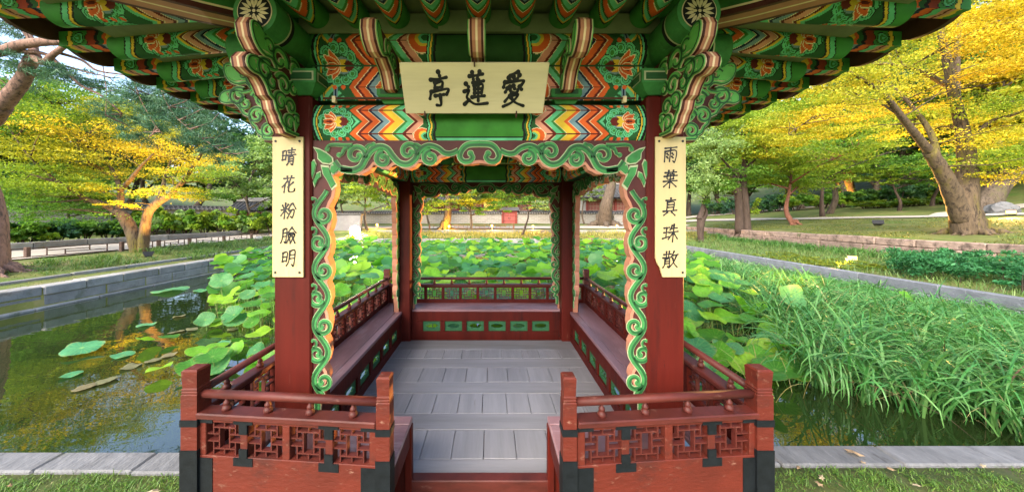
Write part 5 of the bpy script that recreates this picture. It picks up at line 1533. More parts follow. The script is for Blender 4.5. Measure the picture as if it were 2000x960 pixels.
# feathery bush in the strip by the right kerb
cl = []
r = np.random.default_rng(31)
for k in range(80):
    a = k / 79
    x = 13.0 + 2.9 * r.uniform(0, 1); y = 6.6 + 4.1 * a
    cl.append((x, y, h1(x, y) + .25 + .3 * r.uniform(.4, 1), .42, .42, .32, 330, ((.035, .16, .06), (.07, .25, .10))))
t = thing('mugwort_bush', 'feathery bright green bush between the right kerb and the terrace wall', 'bush', (14.4, 9.5, h1(14.4, 9.5)))
V, Q, C = leaf_cloud(cl, leaf=.10, flat=.3, aspect=.4)
link('foliage', fast_mesh('foliage', V - np.array((14.4, 9.5, h1(14.4, 9.5))), Q, C, m_leaf), t)
b = MB()
for k in range(40):
    x, y = 13 + 2.9 * r.uniform(), 6.6 + 4.0 * r.uniform(); z = h1(x, y)
    b.tube([(x, y, z - .05), (x + r.normal(0, .05), y, z + .3), (x + r.normal(0, .1), y, z + .55)], [.008, .007, .004], 4)
b.build('stem', m_darkbark, t)['kind'] = 'stuff'
cl = []
for k in range(40):
    x = 12.6 + 1.8 * r.uniform(); y = 10.8 + 4.2 * r.uniform()
    cl.append((x, y, h1(x, y) + .07, .4, .4, .10, 150, ((.17, .24, .025), (.28, .30, .04))))
V, Q, C = leaf_cloud(cl, leaf=.10, flat=.8)
tag(link('ground_cover', fast_mesh('ground_cover', V, Q, C, m_leaf)), kind='stuff')

# ---- grass blades and reeds
def blades(base, length, width, lean, droop, cols, seg=4, dirbias=None, r=None, hv=.18):
    r = r or rng
    n = len(base)
    th = r.uniform(0, 2 * pi, n)
    d = np.stack([np.cos(th), np.sin(th)], 1)
    if dirbias is not None:
        d = d + np.array(dirbias); d /= np.linalg.norm(d, axis=1, keepdims=True)
    L = length * r.uniform(.6, 1.3, n) * (1 + hv * np.sin(base[:, 0] * 2.3 + 1.3 * np.sin(base[:, 1] * 1.7)) * np.sin(base[:, 1] * 2.9 + base[:, 0])); ln = lean * r.uniform(.4, 1.5, n); dr = droop * r.uniform(.4, 1.5, n)
    w = width * r.uniform(.7, 1.2, n)
    sd = np.stack([-d[:, 1], d[:, 0]], 1)
    sd3 = np.concatenate([sd, r.normal(0, .3, (n, 1))], 1)
    V = []
    for k in range(seg + 1):
        t = k / seg
        ang = ln + dr * t * t * 1.6                     # angle from vertical grows along the blade
        # position by integrating
        if k == 0: pos = np.array(base, float).copy()
        else: pos = pos + np.concatenate([d * (np.sin(ang) * L / seg)[:, None], (np.cos(ang) * L / seg)[:, None]], 1)
        ww = w * (1 - t) ** .6 * (.55 + .9 * t if t < .5 else 1) if k < seg else w * .05
        V.append(pos + sd3 * (ww / 2)[:, None]); V.append(pos - sd3 * (ww / 2)[:, None])
    V = np.stack(V, 1)
    m = 2 * (seg + 1)
    Q = np.concatenate([np.stack([np.arange(n) * m + 2 * k, np.arange(n) * m + 2 * k + 1, np.arange(n) * m + 2 * k + 3, np.arange(n) * m + 2 * k + 2], 1) for k in range(seg)])
    t = r.uniform(0, 1, (n, 1)); A_, B_ = np.array(cols[0]), np.array(cols[1])
    C = (A_ + (B_ - A_) * t) * r.uniform(.8, 1.2, (n, 1))
    return V.reshape(-1, 3), Q, np.tile(C, (seg, 1))
def inpoly(x, y, poly):
    ins = np.zeros(len(x), bool); n = len(poly)
    for i in range(n):
        (x0, y0), (x1, y1) = poly[i], poly[i - 1]
        ins ^= ((y0 > y) != (y1 > y)) & (x < (x1 - x0) * (y - y0) / (y1 - y0 + 1e-12) + x0)
    return ins
def stuff_blades(name, sets, mat=None):
    Vs, Qs, Cs, k = [], [], [], 0
    for V, Q, C in sets: Vs.append(V); Qs.append(Q + k); Cs.append(C); k += len(V)
    return tag(link(name, fast_mesh(name, np.concatenate(Vs), np.concatenate(Qs), np.concatenate(Cs), mat or m_reed)), kind='stuff')
REED = [(4.25, 4.35), (4.8, 3.75), (5.35, 3.25), (6.2, 2.92), (8, 2.85), (11.9, 2.85), (11.9, 21.5), (10.9, 21.5), (8.6, 14), (7.4, 10.5), (6.1, 7.4), (5.1, 5.6)]
def reed_pts(n, ylo, yhi, r):
    x = r.uniform(3.5, 12, n * 3); y = ylo + (yhi - ylo) * r.uniform(0, 1, n * 3)
    k = inpoly(x, y, REED)
    x, y = x[k][:n], y[k][:n]
    return np.stack([x, y, np.full(len(x), WZ - .02)], 1)
r = np.random.default_rng(77)
RC = ((.050, .20, .045), (.13, .28, .080)); RC2 = ((.035, .15, .04), (.07, .22, .06)); RC3 = ((.30, .29, .12), (.38, .33, .16))
sets = []
def clumped(p, k, sd):
    q = np.repeat(p, k, axis=0); q[:, :2] += r.normal(0, sd, (len(q), 2)); return q
A1 = clumped(reed_pts(1000, 2.8, 6.5, r), 6, .06); A2 = clumped(reed_pts(1900, 6, 11.5, r), 6, .08); A3 = clumped(reed_pts(1900, 11, 21.5, r), 5, .12)
def near(p): return p[p[:, 0] < 8.8]
def low(p): return p[p[:, 0] >= 8.8]
sets.append(blades(low(A1), .55, .026, .5, 1.1, RC, 5, (-.35, -.25), r)); sets.append(blades(low(A2), .55, .028, .55, 1.1, RC, 4, (-.35, -.25), r)); sets.append(blades(low(A3), .52, .034, .55, 1.1, (RC[0], (.24, .34, .14)), 4, (-.3, -.2), r))
A1, A2, A3 = near(A1), near(A2), near(A3)
sets.append(blades(A1, 1.02, .036, .28, 1.5, RC, 8, (-.4, -.35), r)); sets.append(blades(A1[::4], .62, .02, .25, .7, RC2, 4, None, r)); sets.append(blades(A1[::5], .8, .012, .6, .8, RC3, 5, None, r)); sets.append(blades(A1[::7], 1.05, .03, .3, .9, RC2, 6, None, r)); sets.append(blades(A1[::25], .9, .022, .7, .8, ((.10, .06, .035), (.17, .11, .06)), 5, None, r))
sets.append(blades(A2, .95, .034, .32, 1.45, RC, 6, (-.35, -.25), r)); sets.append(blades(A2[::7], .95, .024, .5, 1.0, RC3, 4, None, r)); sets.append(blades(A2[::5], .95, .03, .3, 1.0, RC2, 5, None, r))
sets.append(blades(A3, .95, .036, .3, 1.1, (RC[0], (.24, .34, .14)), 4, (-.3, -.2), r)); sets.append(blades(A3[::6], .9, .03, .5, 1.0, RC3, 4, None, r))
stuff_blades('reeds', sets)
# strip by the right kerb: iris-like tufts below the terrace wall
sets = []
n = 900
n = 420
q = np.stack([17.5 - np.abs(r.normal(0, .5, n)), r.uniform(12.5, 26, n)], 1); q = np.repeat(q, 7, axis=0) + r.normal(0, .09, (n * 7, 2))
q = np.concatenate([q, H(q[:, 0], q[:, 1])[:, None]], 1); q = q[q[:, 2] < .4]
sets.append(blades(q, .42, .03, .25, .8, ((.045, .15, .03), (.11, .24, .05)), 4, None, r))
n = 9000
q = np.stack([r.uniform(12.4, 17.7, n), r.uniform(6, 24, n)], 1); q = np.concatenate([q, H(q[:, 0], q[:, 1])[:, None]], 1); q = q[q[:, 2] < .4]
sets.append(blades(q, .25, .022, .3, .6, ((.07, .16, .04), (.17, .25, .07)), 3, None, r))
stuff_blades('strip_grass', sets)
# far bank grass
n = 9000
q = np.stack([r.uniform(-11, 17, n), r.uniform(22.9, 25.3, n)], 1); q = np.concatenate([q, H(q[:, 0], q[:, 1])[:, None]], 1)
q2 = np.stack([r.uniform(3.5, 10.5, 2600), r.uniform(21.0, 22.3, 2600)], 1); q2 = np.concatenate([q2, np.full((2600, 1), WZ)], 1)
stuff_blades('bank_grass', [blades(q, .30, .035, .25, .6, ((.26, .27, .06), (.40, .34, .10)), 3, None, r), blades(q2, .85, .03, .2, .5, ((.20, .20, .06), (.36, .30, .12)), 4, None, r)])
# left bank tufts and lily turf
sets = []
n = 130
for (xa, xb, ya, yb, m_, ln) in ((-15.3, -12.9, 6, 12, 45, .16), (-15.0, -12.9, 10, 14, 40, .26), (-15.0, -12.0, 12.5, 21, 160, .34)):
    c = np.stack([r.uniform(xa, xb, m_), r.uniform(ya, yb, m_)], 1); c = np.repeat(c, 26, axis=0) + r.normal(0, .10, (m_ * 26, 2))
    c = np.concatenate([c, H(c[:, 0], c[:, 1])[:, None]], 1); c = c[c[:, 0] < PX0 - .3]
    sets.append(blades(c, ln, .022, .35, .9, ((.05, .14, .03), (.14, .22, .05)), 4, None, r))
n = 6000
q = np.stack([r.uniform(-15.5, -11.5, n), r.uniform(4, 21, n)], 1); q = np.concatenate([q, H(q[:, 0], q[:, 1])[:, None]], 1); q = q[q[:, 2] > -.5]
sets.append(blades(q[:3500], .07, .02, .4, .5, ((.10, .14, .03), (.20, .20, .06)), 2, None, r))
stuff_blades('left_bank_grass', sets)
# front bank: moss and short grass
sets = []
for x0, x1, y1 in ((-4.0, -1.25, 2.39), (1.1, 4.4, 2.44)):
    n = 230
    c = np.stack([r.uniform(x0, x1, n), r.uniform(1.75, y1, n)], 1); c = np.repeat(c, 60, axis=0) + r.normal(0, .045, (n * 60, 2)); c = c[c[:, 1] < y1 + .03]
    c = np.concatenate([c, H(c[:, 0], c[:, 1])[:, None]], 1)
    sets.append(blades(c, .045, .006, .5, .8, ((.05, .14, .016), (.14, .23, .035)), 3, None, r))
    n = 5000
    c = np.stack([r.uniform(x0, x1, n), r.uniform(1.75, y1, n)], 1); c = np.concatenate([c, H(c[:, 0], c[:, 1])[:, None]], 1)
    sets.append(blades(c, .022, .005, .6, .6, ((.10, .14, .025), (.23, .21, .075)), 2, None, r))
stuff_blades('front_grass', sets)

# right lawn: short worn grass
n = 16000
q = np.stack([18.3 + 11 * r.uniform(0, 1, n) ** 1.3, r.uniform(9, 28, n)], 1)
keep = np.sin(q[:, 0] * 1.1 + 1.3 * np.sin(q[:, 1] * .8)) * np.sin(q[:, 1] * .9 + q[:, 0] * .3) > -.35
q = q[keep]; q = np.concatenate([q, H(q[:, 0], q[:, 1])[:, None]], 1)
stuff_blades('lawn_grass', [blades(q, .085, .035, .5, .6, ((.10, .135, .022), (.21, .21, .05)), 2, None, r)])
# ------------------------------------------------------------------ lotus: the nearest 300 leaves singly, the rest as one bed
LOT = [(.050, .19, .020), (.090, .28, .022), (.135, .35, .022), (.21, .40, .026), (.050, .20, .065), (.085, .25, .09)]
LOTN = ['deep green', 'mid green', 'bright green', 'yellow green', 'blue green', 'pale blue green']
m_lotus = [Mleaf("lotus_leaf", .5, rough=.42, spec=.3, attr=False, col=[c, tuple(1.15 * x for x in c)], veins=True) for c in LOT]
m_lotusb = Mleaf("lotus_bed_leaf", .55, rough=.42, spec=.3)
m_stem = M("lotus_stem", (.13, .22, .05), .6, .2, 10)
m_bluepad = Mleaf("blue_green_pad", .2, rough=.4, spec=.3, attr=False, col=[(.05, .21, .085), (.08, .25, .11)], veins=True)
m_drypad = Mleaf("dry_pad", .2, rough=.7, spec=.1, attr=False, col=[(.15, .13, .07), (.13, .14, .07)])
def lotus_geo(seed, seg=26, rings=5, wav=.10, cup=.22):
    r = np.random.default_rng(seed)
    p1, p2 = r.uniform(0, 6.28, 2); k1, k2 = r.integers(2, 4), r.integers(4, 7)
    V = [(0, 0, 0)]
    for j in range(1, rings + 1):
        q = j / rings
        for i in range(seg):
            t = 2 * pi * i / seg
            rad = q * (1 + .06 * sin(k2 * t + p2) + .05 * sin(k1 * t + p1))
            z = cup * q ** 1.6 + wav * q * q * (sin(k1 * t + p1) + .55 * sin(k2 * t + p2)) - .06 * q ** 6 * (1 + sin(3 * t + p2)) + (.016 if i % 2 else -.016) * min(q * 2.0, 1) * (1 - .4 * q)
            V.append((rad * cos(t), rad * sin(t), z))
    Fc = [(0, 1 + i, 1 + (i + 1) % seg) for i in range(seg)]
    for j in range(rings - 1):
        a = 1 + j * seg
        Fc += [(a + i, a + seg + i, a + seg + (i + 1) % seg, a + (i + 1) % seg) for i in range(seg)]
    return V, Fc
def lotus_mesh(name, seed, mat, **k):
    V, Fc = lotus_geo(seed, **k)
    me = bpy.data.meshes.new(name); me.from_pydata(V, [], Fc); me.materials.append(mat)
    me.polygons.foreach_set('use_smooth', [True] * len(Fc)); return me
LM = [lotus_mesh('lotus_leaf', 100 + i, m_lotus[i % 6], wav=.08 + .02 * (i % 4), cup=(.10, .22, .32, .16, -.10, .25, .2, .3)[i % 8]) for i in range(12)]
LMB = [lotus_mesh('lotus_leaf', 120 + i, m_bluepad, wav=.07, cup=.10) for i in range(2)]
LMD = [lotus_mesh('lotus_leaf', 130 + i, m_drypad, wav=.06, cup=.05) for i in range(2)]
r = np.random.default_rng(9)
BED = [(-10.9, 21.6), (-10.9, 12.6), (-9.0, 10.0), (-7.3, 8.2), (-5.7, 6.7), (-4.2, 5.7), (-2.6, 5.15), (2.4, 5.15), (2.3, 3.75), (3.3, 3.75), (4.3, 4.4), (5.1, 5.5), (6.2, 7.5), (7.6, 10.7), (8.8, 14.2), (9.6, 20.6)]
pts = []
grid = {}
cell = .30
N_TRY = 34000
X = r.uniform(-11, 11.5, N_TRY); Yp = 3.6 + 18 * r.uniform(0, 1, N_TRY)
ok = inpoly(X, Yp, BED)
for x, y in zip(X[ok], Yp[ok]):
    if abs(x - AX) < HS + RO + .28 and y < YC + HS + RO + .30: continue
    k = (int(x / cell), int(y / cell))
    if any((x - a) ** 2 + (y - c) ** 2 < (.28 + .002 * y) ** 2 for i in (-1, 0, 1) for j in (-1, 0, 1) for a, c in grid.get((k[0] + i, k[1] + j), ())): continue
    grid.setdefault(k, []).append((x, y)); pts.append((x, y))
pts = [p for p in pts if not (p[1] > 19.8 and r.uniform() < .6)]
edge = lambda x, y: min(1.0, max(0, (y - 4.9) / 1.6) if x > 2 else 1.0)
def visible(p):                                            # size in the picture, nearest first
    return p[1] + (6 if (abs(p[0] / p[1]) > 1.0) else 0)
pts.sort(key=visible)
near, far = pts[:270], pts[270:]
stemc = {}
def stem_mesh(h):
    k = round(h, 1)
    if k not in stemc:
        b = MB(); b.tube([(0, 0, 0), (.02, .01, -k * .5), (.05, -.02, -k)], [.007, .008, .009], 5)
        o = b.build('stem', m_stem); stemc[k] = o.data; bpy.data.objects.remove(o)
    return stemc[k]
def leaf_at(x, y, z, R, me, label, group, tilt=None, st=True, mat=None):
    o = bpy.data.objects.new('lotus_leaf', me); COL.objects.link(o)
    tag(o, label, 'lotus leaf', group)
    o.location = (x, y, z); o.scale = (R, R, R)
    th = r.uniform(0, 6.28); tl_ = tilt if tilt is not None else abs(r.normal(.28, .32))
    ax = Vector((cos(th), sin(th), 0))
    if st and r.uniform() < .65: ax = Vector((1, r.normal(0, .5), 0)).normalized()      # many face the light and the viewer
    o.rotation_euler = (Matrix.Rotation(tl_, 4, ax) @ Matrix.Rotation(r.uniform(0, 6.28), 4, 'Z')).to_euler()
    if st and z - WZ > .12:
        s = bpy.data.objects.new('stem', stem_mesh(z - WZ + .05)); COL.objects.link(s); s.parent = o
        s.matrix_parent_inverse = (Matrix.Translation(o.location) @ o.rotation_euler.to_matrix().to_4x4() @ Matrix.Scale(R, 4)).inverted()
        s.location = (x, y, z)
    return o
def height(x, y):
    d_edge = min(1, .35 + .65 * max(0, (y - 4.6)) / 3) if x > 2 else 1
    if x < -2.5: d_edge = min(1, .35 + .09 * max(0, (x + 11) * .6 + (y - 5) * .9))
    return WZ + (.30 + r.uniform(.05, .62)) * d_edge
def third(v, a, b_, w): return w[min(2, max(0, int(3 * (v - a) / (b_ - a))))]
seen = {}
for x, y in near:
    i = int(r.integers(12)); R = r.uniform(.16, .30) * (.82 if x < -2 else 1); z = height(x, y)
    tl_ = abs(r.normal(.28, .32))
    look = ('large ' if R > .26 else 'small ' if R < .20 else '') + LOTN[i % 6] + ' lotus leaf' + (' held high' if z > .22 else ' kept low' if z < -.02 else '') + (', tipped on edge' if tl_ > .55 else ', lying level' if tl_ < .16 else '')
    if x > 2: where, g = third(y, 3.8, 9, ('by the right railing', 'behind the right front column', 'at the far reeds')), 'lotus leaves beside the reeds'
    elif x < -2: where, g = third(y, 5, 9, ('by the left railing', 'at the open water', 'toward the left pond wall')), 'lotus leaves at the open water'
    else: where, g = ('over' if y < 6.2 else 'beyond') + ' the back railing' + third(x, -2, 2, (' left', ' middle', ' right')), 'lotus leaves behind the pavilion'
    leaf_at(x, y, z, R, LM[i], look + ', ' + where, g, tilt=None if False else tl_)
# low leaves behind the bench vents, coloured brightest to offset the roof's shade
for i in range(12):
    x = -1.6 + .3 * i + r.uniform(-.08, .08); y = 5.5 + .6 * r.uniform()
    leaf_at(x, y, 2 - .368 * y, .24, LM[(3, 9)[i % 2]], 'low lotus leaf under the back railing, ' + ORD[i] + ' from the left behind the vents', 'lotus leaves behind the pavilion', tilt=.35 + .2 * r.uniform())
# loose leaves on the open water, left
WL = {0: 'crinkled green lotus leaf standing just above the open water', 1: 'flat blue green lotus leaf floating on the open water', 2: 'withered brownish lotus pad floating on the open water'}
nw = {}
for px, py, R, k in sorted(((140, 728, .11, 1), (205, 740, .16, 2), (165, 752, .14, 2), (285, 632, .14, 1), (345, 645, .17, 2), (330, 690, .13, 2), (290, 672, .16, 0), (330, 665, .13, 0), (375, 640, .12, 2), (400, 690, .15, 0), (430, 670, .14, 1), (300, 700, .13, 2), (440, 615, .15, 0), (455, 640, .13, 2), (470, 600, .18, 0), (310, 730, .14, 0), (240, 690, .13, 1), (395, 565, .2, 1), (255, 712, .15, 2), (380, 700, .12, 2), (420, 725, .1, 1), (350, 615, .15, 2))):
    D = (CAMZ - WZ - .04) * F / (py - VY)
    nw[k] = nw.get(k, -1) + 1
    leaf_at((px - VX) * D / F, D, WZ + .02 + .10 * (k == 0), R * (.75 if k == 2 else 1.05), LM[int(r.integers(4))] if k == 0 else (LMB if k == 1 else LMD)[int(r.integers(2))], ORD[nw[k]] + ' from the far left, ' + WL[k], 'floating lotus leaves', tilt=r.uniform(.02, .16 if k else .5), st=False)
# raised leaves thinning out over the open water
for i in range(26):
    px, py = 350 + 175 * r.uniform() ** .8, 590 + 130 * r.uniform()
    D = (CAMZ - WZ - .1) * F / (py - VY); k = int(r.integers(12))
    leaf_at((px - VX) * D / F, D, WZ + r.uniform(.08, .30), r.uniform(.12, .22), LM[k], ('small ' if i % 2 else '') + LOTN[k % 6] + ' lotus leaf raised over the open water beside the left front column', 'lotus leaves at the open water', tilt=r.uniform(.1, .7))
D = 5.25; leaf_at((160 - VX) * D / F, D, WZ + .10, .235, lotus_mesh('lotus_leaf', 7, m_bluepad, wav=.05, cup=.06), 'single large blue green lotus leaf out on the open water at the far left', None, .22, False)
D = 9.6; leaf_at((333 - VX) * D / F, D, WZ + .05, .42, lotus_mesh('lotus_leaf', 8, m_bluepad, wav=.04, cup=.04), 'blue green lotus leaf lying near the left pond wall under the stalks', None, .06, False)
D = 6.2; leaf_at((1545 - VX) * D / F, D, .38, .24, LM[5], 'tall cupped lotus leaf standing alone above the reeds', None, 1.0)
D = 6.8; leaf_at((1770 - VX) * D / F, D, .20, .15, LM[1], 'small lotus leaf peeping out of the middle of the reeds', None, .8)
# the bed beyond, one mass
Vs, Cs, Fs3, k = [], [], [], 0
geos = [lotus_geo(300 + i, 14, 3, .13, (.1, .25, .3, -.1)[i]) for i in range(4)]
b = MB(); allV, allF, allC = [], [], []
for x, y in far:
    V, Fc = geos[int(r.integers(4))]
    V = np.array(V) * r.uniform(.16, .28)
    ax = Vector((1, r.normal(0, .9), 0)).normalized() if r.uniform() < .7 else Vector((cos(x * 9), sin(x * 9), 0))
    Rm = np.array((Matrix.Rotation(abs(r.normal(.18, .33)), 3, ax) @ Matrix.Rotation(r.uniform(0, 6.28), 3, 'Z')))
    V = V @ Rm.T + np.array((x, y, height(x, y)))
    n0 = sum(len(v) for v in ()) if False else k
    allV.append(V); k += len(V)
    c = np.array(LOT[int(r.integers(6))]) * r.uniform(.85, 1.15)
    for f in Fc:
        q = list(f) if len(f) == 4 else [f[0], f[1], f[2], f[2]]
        allF.append([i + n0 for i in f]); allC.append(c)
me = bpy.data.meshes.new('lotus_bed'); me.from_pydata(np.concatenate(allV).tolist(), [], allF)
at = me.attributes.new('Col', 'FLOAT_COLOR', 'FACE'); cc = np.ones((len(allF), 4), np.float32); cc[:, :3] = np.array(allC); at.data.foreach_set('color', cc.ravel())
me.polygons.foreach_set('use_smooth', [True] * len(allF)); me.materials.append(m_lotusb)
tag(link('lotus_bed', me), kind='stuff')

q = np.array([(x + r.normal(0, .15), y + r.normal(0, .15), WZ) for x, y in near if x > 2 or x < -2 for _ in range(3)])
stuff_blades('dry_lotus_stalks', [blades(q, .62, .012, .35, 1.3, ((.16, .13, .05), (.27, .24, .08)), 5, None, r)])
# ------------------------------------------------------------------ fence, lamps, far wall, gate, halls, litter
m_fence = M("brown_fence_wood", (.10, .062, .048), .8, .3, 12, bump=.3)
def low_fence(name, label, pts, hgt=.42, step=1.75, th=.12):
    t = thing(name, label, 'fence', (pts[0][0], pts[0][1], h1(*pts[0])))
    P0 = [np.array(p, float) for p in pts]
    seq = []
    for a, c in zip(P0[:-1], P0[1:]):
        n = max(1, int(round(np.linalg.norm(c - a) / step)))
        seq += [a + (c - a) * i / n for i in range(n)]
    seq.append(P0[-1])
    Zs = [h1(*p) for p in seq]
    for p, z in zip(seq, Zs):
        b = MB(); b.box(p[0] - th / 2, p[0] + th / 2, p[1] - th / 2, p[1] + th / 2, z - .1, z + hgt); b.build('post', m_fence, t, bevel=.012)
    for (a, za), (c, zc) in zip(zip(seq[:-1], Zs[:-1]), zip(seq[1:], Zs[1:])):
        L3 = lambda u, v: (a[0] + (c[0] - a[0]) * u, a[1] + (c[1] - a[1]) * u, za + (zc - za) * u + v * hgt)
        def hb_(u0, u1, v):
            b = MB(); b.bar(L3(u0, v), L3(u1, v), .03, .03); b.build('rail', m_fence, t)
        hb_(.04, .96, .88); hb_(.04, .96, .16); hb_(.18, .62, .62); hb_(.36, .82, .40)
        for u, v0, v1 in ((.18, .17, .87), (.36, .17, .61), (.62, .41, .87), (.82, .17, .87)):
            b = MB(); b.bar(L3(u, v0), L3(u, v1), .028, .028, up=(0, 1, 0)); b.build('baluster', m_fence, t)
low_fence('path_fence', 'low brown lattice fence along the sandy path on the left bank', [(-17.3, 9.3), (-16.9, 11.2), (-16.1, 13.4), (-15.7, 16), (-15.6, 20), (-15.2, 22)])
low_fence('bank_fence', 'low dark lattice fence behind the trunks on the far bank', [(-5.6, 27.8), (2.0, 27.8)], hgt=.5)

# lamps
m_metal = M("dark_lamp_metal", (.03, .03, .033), .45, .2, 10)
WARM = (1.0, .50, .12)
m_glow = Memit("warm_lamp_glass", (1.0, .46, .07), 2.5)
m_star = Memit("white_lamp_glass", (1.0, .93, .82), 160)
def spot(loc, to, power, size, col=WARM, parent=None, rad=.10, blend=.8):
    l = bpy.data.lights.new('lamp_light', 'SPOT'); l.energy = power; l.spot_size = radians(size); l.spot_blend = blend; l.color = col; l.shadow_soft_size = rad
    o = bpy.data.objects.new('lamp_light', l); COL.objects.link(o); o.location = loc
    o.rotation_euler = (Vector(to) - Vector(loc)).to_track_quat('-Z', 'Y').to_euler()
    return o
def floodlight(name, label, loc, to, power, size, glass=None, s=1.0, col=WARM, ltype=True):
    t = thing(name, label, 'floodlight', loc)
    loc = Vector(loc); z0 = loc + Vector((0, 0, .20 * s))
    d = (Vector(to) - z0).normalized()
    Rm = d.to_track_quat('Z', 'Y').to_matrix()
    f = lambda p: tuple(z0 + Rm @ Vector(p) * s)
    b = MB()
    b.add([f((x * k, y * k2, z)) for z, k, k2 in ((-.16, .6, .6), (.05, 1, 1)) for x, y in ((-.20, -.13), (.20, -.13), (.20, .13), (-.20, .13))], MB.BF)
    for i in range(5): b.add([f((-.11 + .05 * i + a, e, z)) for z in (-.20, -.16) for a, e in ((0, -.07), (.012, -.07), (.012, .07), (0, .07))], MB.BF)
    b.build('housing', m_metal, t)
    b = MB()
    if glass is m_star: b.add([f((.19 * cos(2 * pi * i / 20), .19 * sin(2 * pi * i / 20), .053 + q)) for q in (0, .01) for i in range(20)], [tuple(range(20, 40))] + [(i, (i + 1) % 20, 20 + (i + 1) % 20, 20 + i) for i in range(20)])
    else: b.add([f((x, y, .052)) for x, y in ((-.17, -.10), (.17, -.10), (.17, .10), (-.17, .10))], [(0, 1, 2, 3)])
    b.build('lens', glass or m_glow, t)
    b = MB(); b.bar(loc, loc + Vector((0, 0, .2 * s)), .05 * s, .16 * s); b.build('bracket', m_metal, t)
    if power: spot(z0 + d * .10 * s, to, power, size, col)
    return t
def ground(px, py_, D): q = P(px, py_, D); return (q[0], q[1], h1(q[0], q[1]))
g = ground(290, 497, 12.3); floodlight('floodlight', 'small dark floodlight at the foot of the two trunked maple on the left bank', g, tuple(P(285, 250, 13.6)), 750, 100, s=.8)
g = ground(1665, 503, 12.6); floodlight('floodlight', 'glowing floodlight among the plants below the right terrace wall', g, (-.6, 3.0, 1.45), 19000, 15, s=.75)
g = ground(1975, 430, 17.5); floodlight('floodlight', 'glowing floodlight on the lawn right of the huge tree', g, tuple(P(1880, 170, 13.2)), 2000, 110, s=.9)
g = ground(1698, 460, 17.95); floodlight('floodlight', 'unlit looking dark box lamp on top of the terrace wall', (g[0] + .5, g[1], h1(g[0] + .5, g[1])), tuple(P(1790, 190, 13)), 2600, 100, glass=m_metal, s=1.1)
g = ground(1634, 404, 40); floodlight('floodlight', 'glowing lamp at the foot of the stout pale trunk beyond the paths', g, tuple(P(1650, 330, 42)), 3000, 110, s=1.2)
g = np.array((-10.8, 24.3, h1(-10.8, 24.3))); floodlight('floodlight', 'dazzling white floodlight at the far corner left of the back column', tuple(g), (-1, 6, 1.6), 1300, 80, glass=m_star, s=1.9, col=(1, .72, .38))
for px, D, lab in ((737, 28.5, 'second glow right of the dazzling floodlight'), (877, 26.6, 'at the foot of the orange lit trunk'), (961, 26.4, 'right of the small maple with bare roots'), (1041, 26.2, 'right of the two stemmed maple'), (1205, 26.6, 'at the right end of the far bank')):
    q = gz(px, D)
    t = thing('path_light', 'small glowing post light on the far bank, ' + lab, 'path light', tuple(q))
    b = MB(); b.tube([q, q + (0, 0, .34)], .035, 8); b.build('post', m_metal, t)
    b = MB(); b.lathe(q + (0, 0, .34), [(.06, 0), (.075, .04), (.075, .10), (.03, .13)], 10); b.build('lens', m_glow, t)
    l = bpy.data.lights.new('lamp_light', 'POINT'); l.energy = 190; l.color = WARM; l.shadow_soft_size = .1
    o = bpy.data.objects.new('lamp_light', l); COL.objects.link(o); o.location = q + (0, -.18, .42)

# far wall with tiled coping
def Mbrick(name, c1, c2, mort, sc, bw=.5, rh=.25):
    m, nt, p = _nodes(name)
    tc = nt.nodes.new("ShaderNodeTexCoord"); mp = nt.nodes.new("ShaderNodeMapping"); mp.inputs['Rotation'].default_value = (pi / 2, 0, 0)
    br = nt.nodes.new("ShaderNodeTexBrick"); br.inputs['Color1'].default_value = (*c1, 1); br.inputs['Color2'].default_value = (*c2, 1); br.inputs['Mortar'].default_value = (*mort, 1)
    br.inputs['Scale'].default_value = sc; br.inputs['Mortar Size'].default_value = .025; br.inputs['Brick Width'].default_value = bw; br.inputs['Row Height'].default_value = rh
    nt.links.new(tc.outputs['Object'], mp.inputs[0]); nt.links.new(mp.outputs[0], br.inputs[0]); nt.links.new(br.outputs[0], p.inputs['Base Color']); p.inputs['Roughness'].default_value = .9
    return m
m_wallstone = Mbrick("pale_courtyard_wall", (.29, .275, .25), (.23, .215, .195), (.35, .33, .30), 1.0, .55, .2)
m_plaster = M("pale_plaster", (.36, .335, .31), .9, .1, 3)
m_redwood = M("old_red_wood", (.21, .045, .035), .7, .25, 5)
m_palewood = M("pale_old_timber", (.30, .24, .18), .8, .25, 5)
m_lit = Memit("lit_paper_window", (1.0, .58, .12), .32)
m_dark = M("dark_opening", (.02, .018, .016), .8, .2, 5)
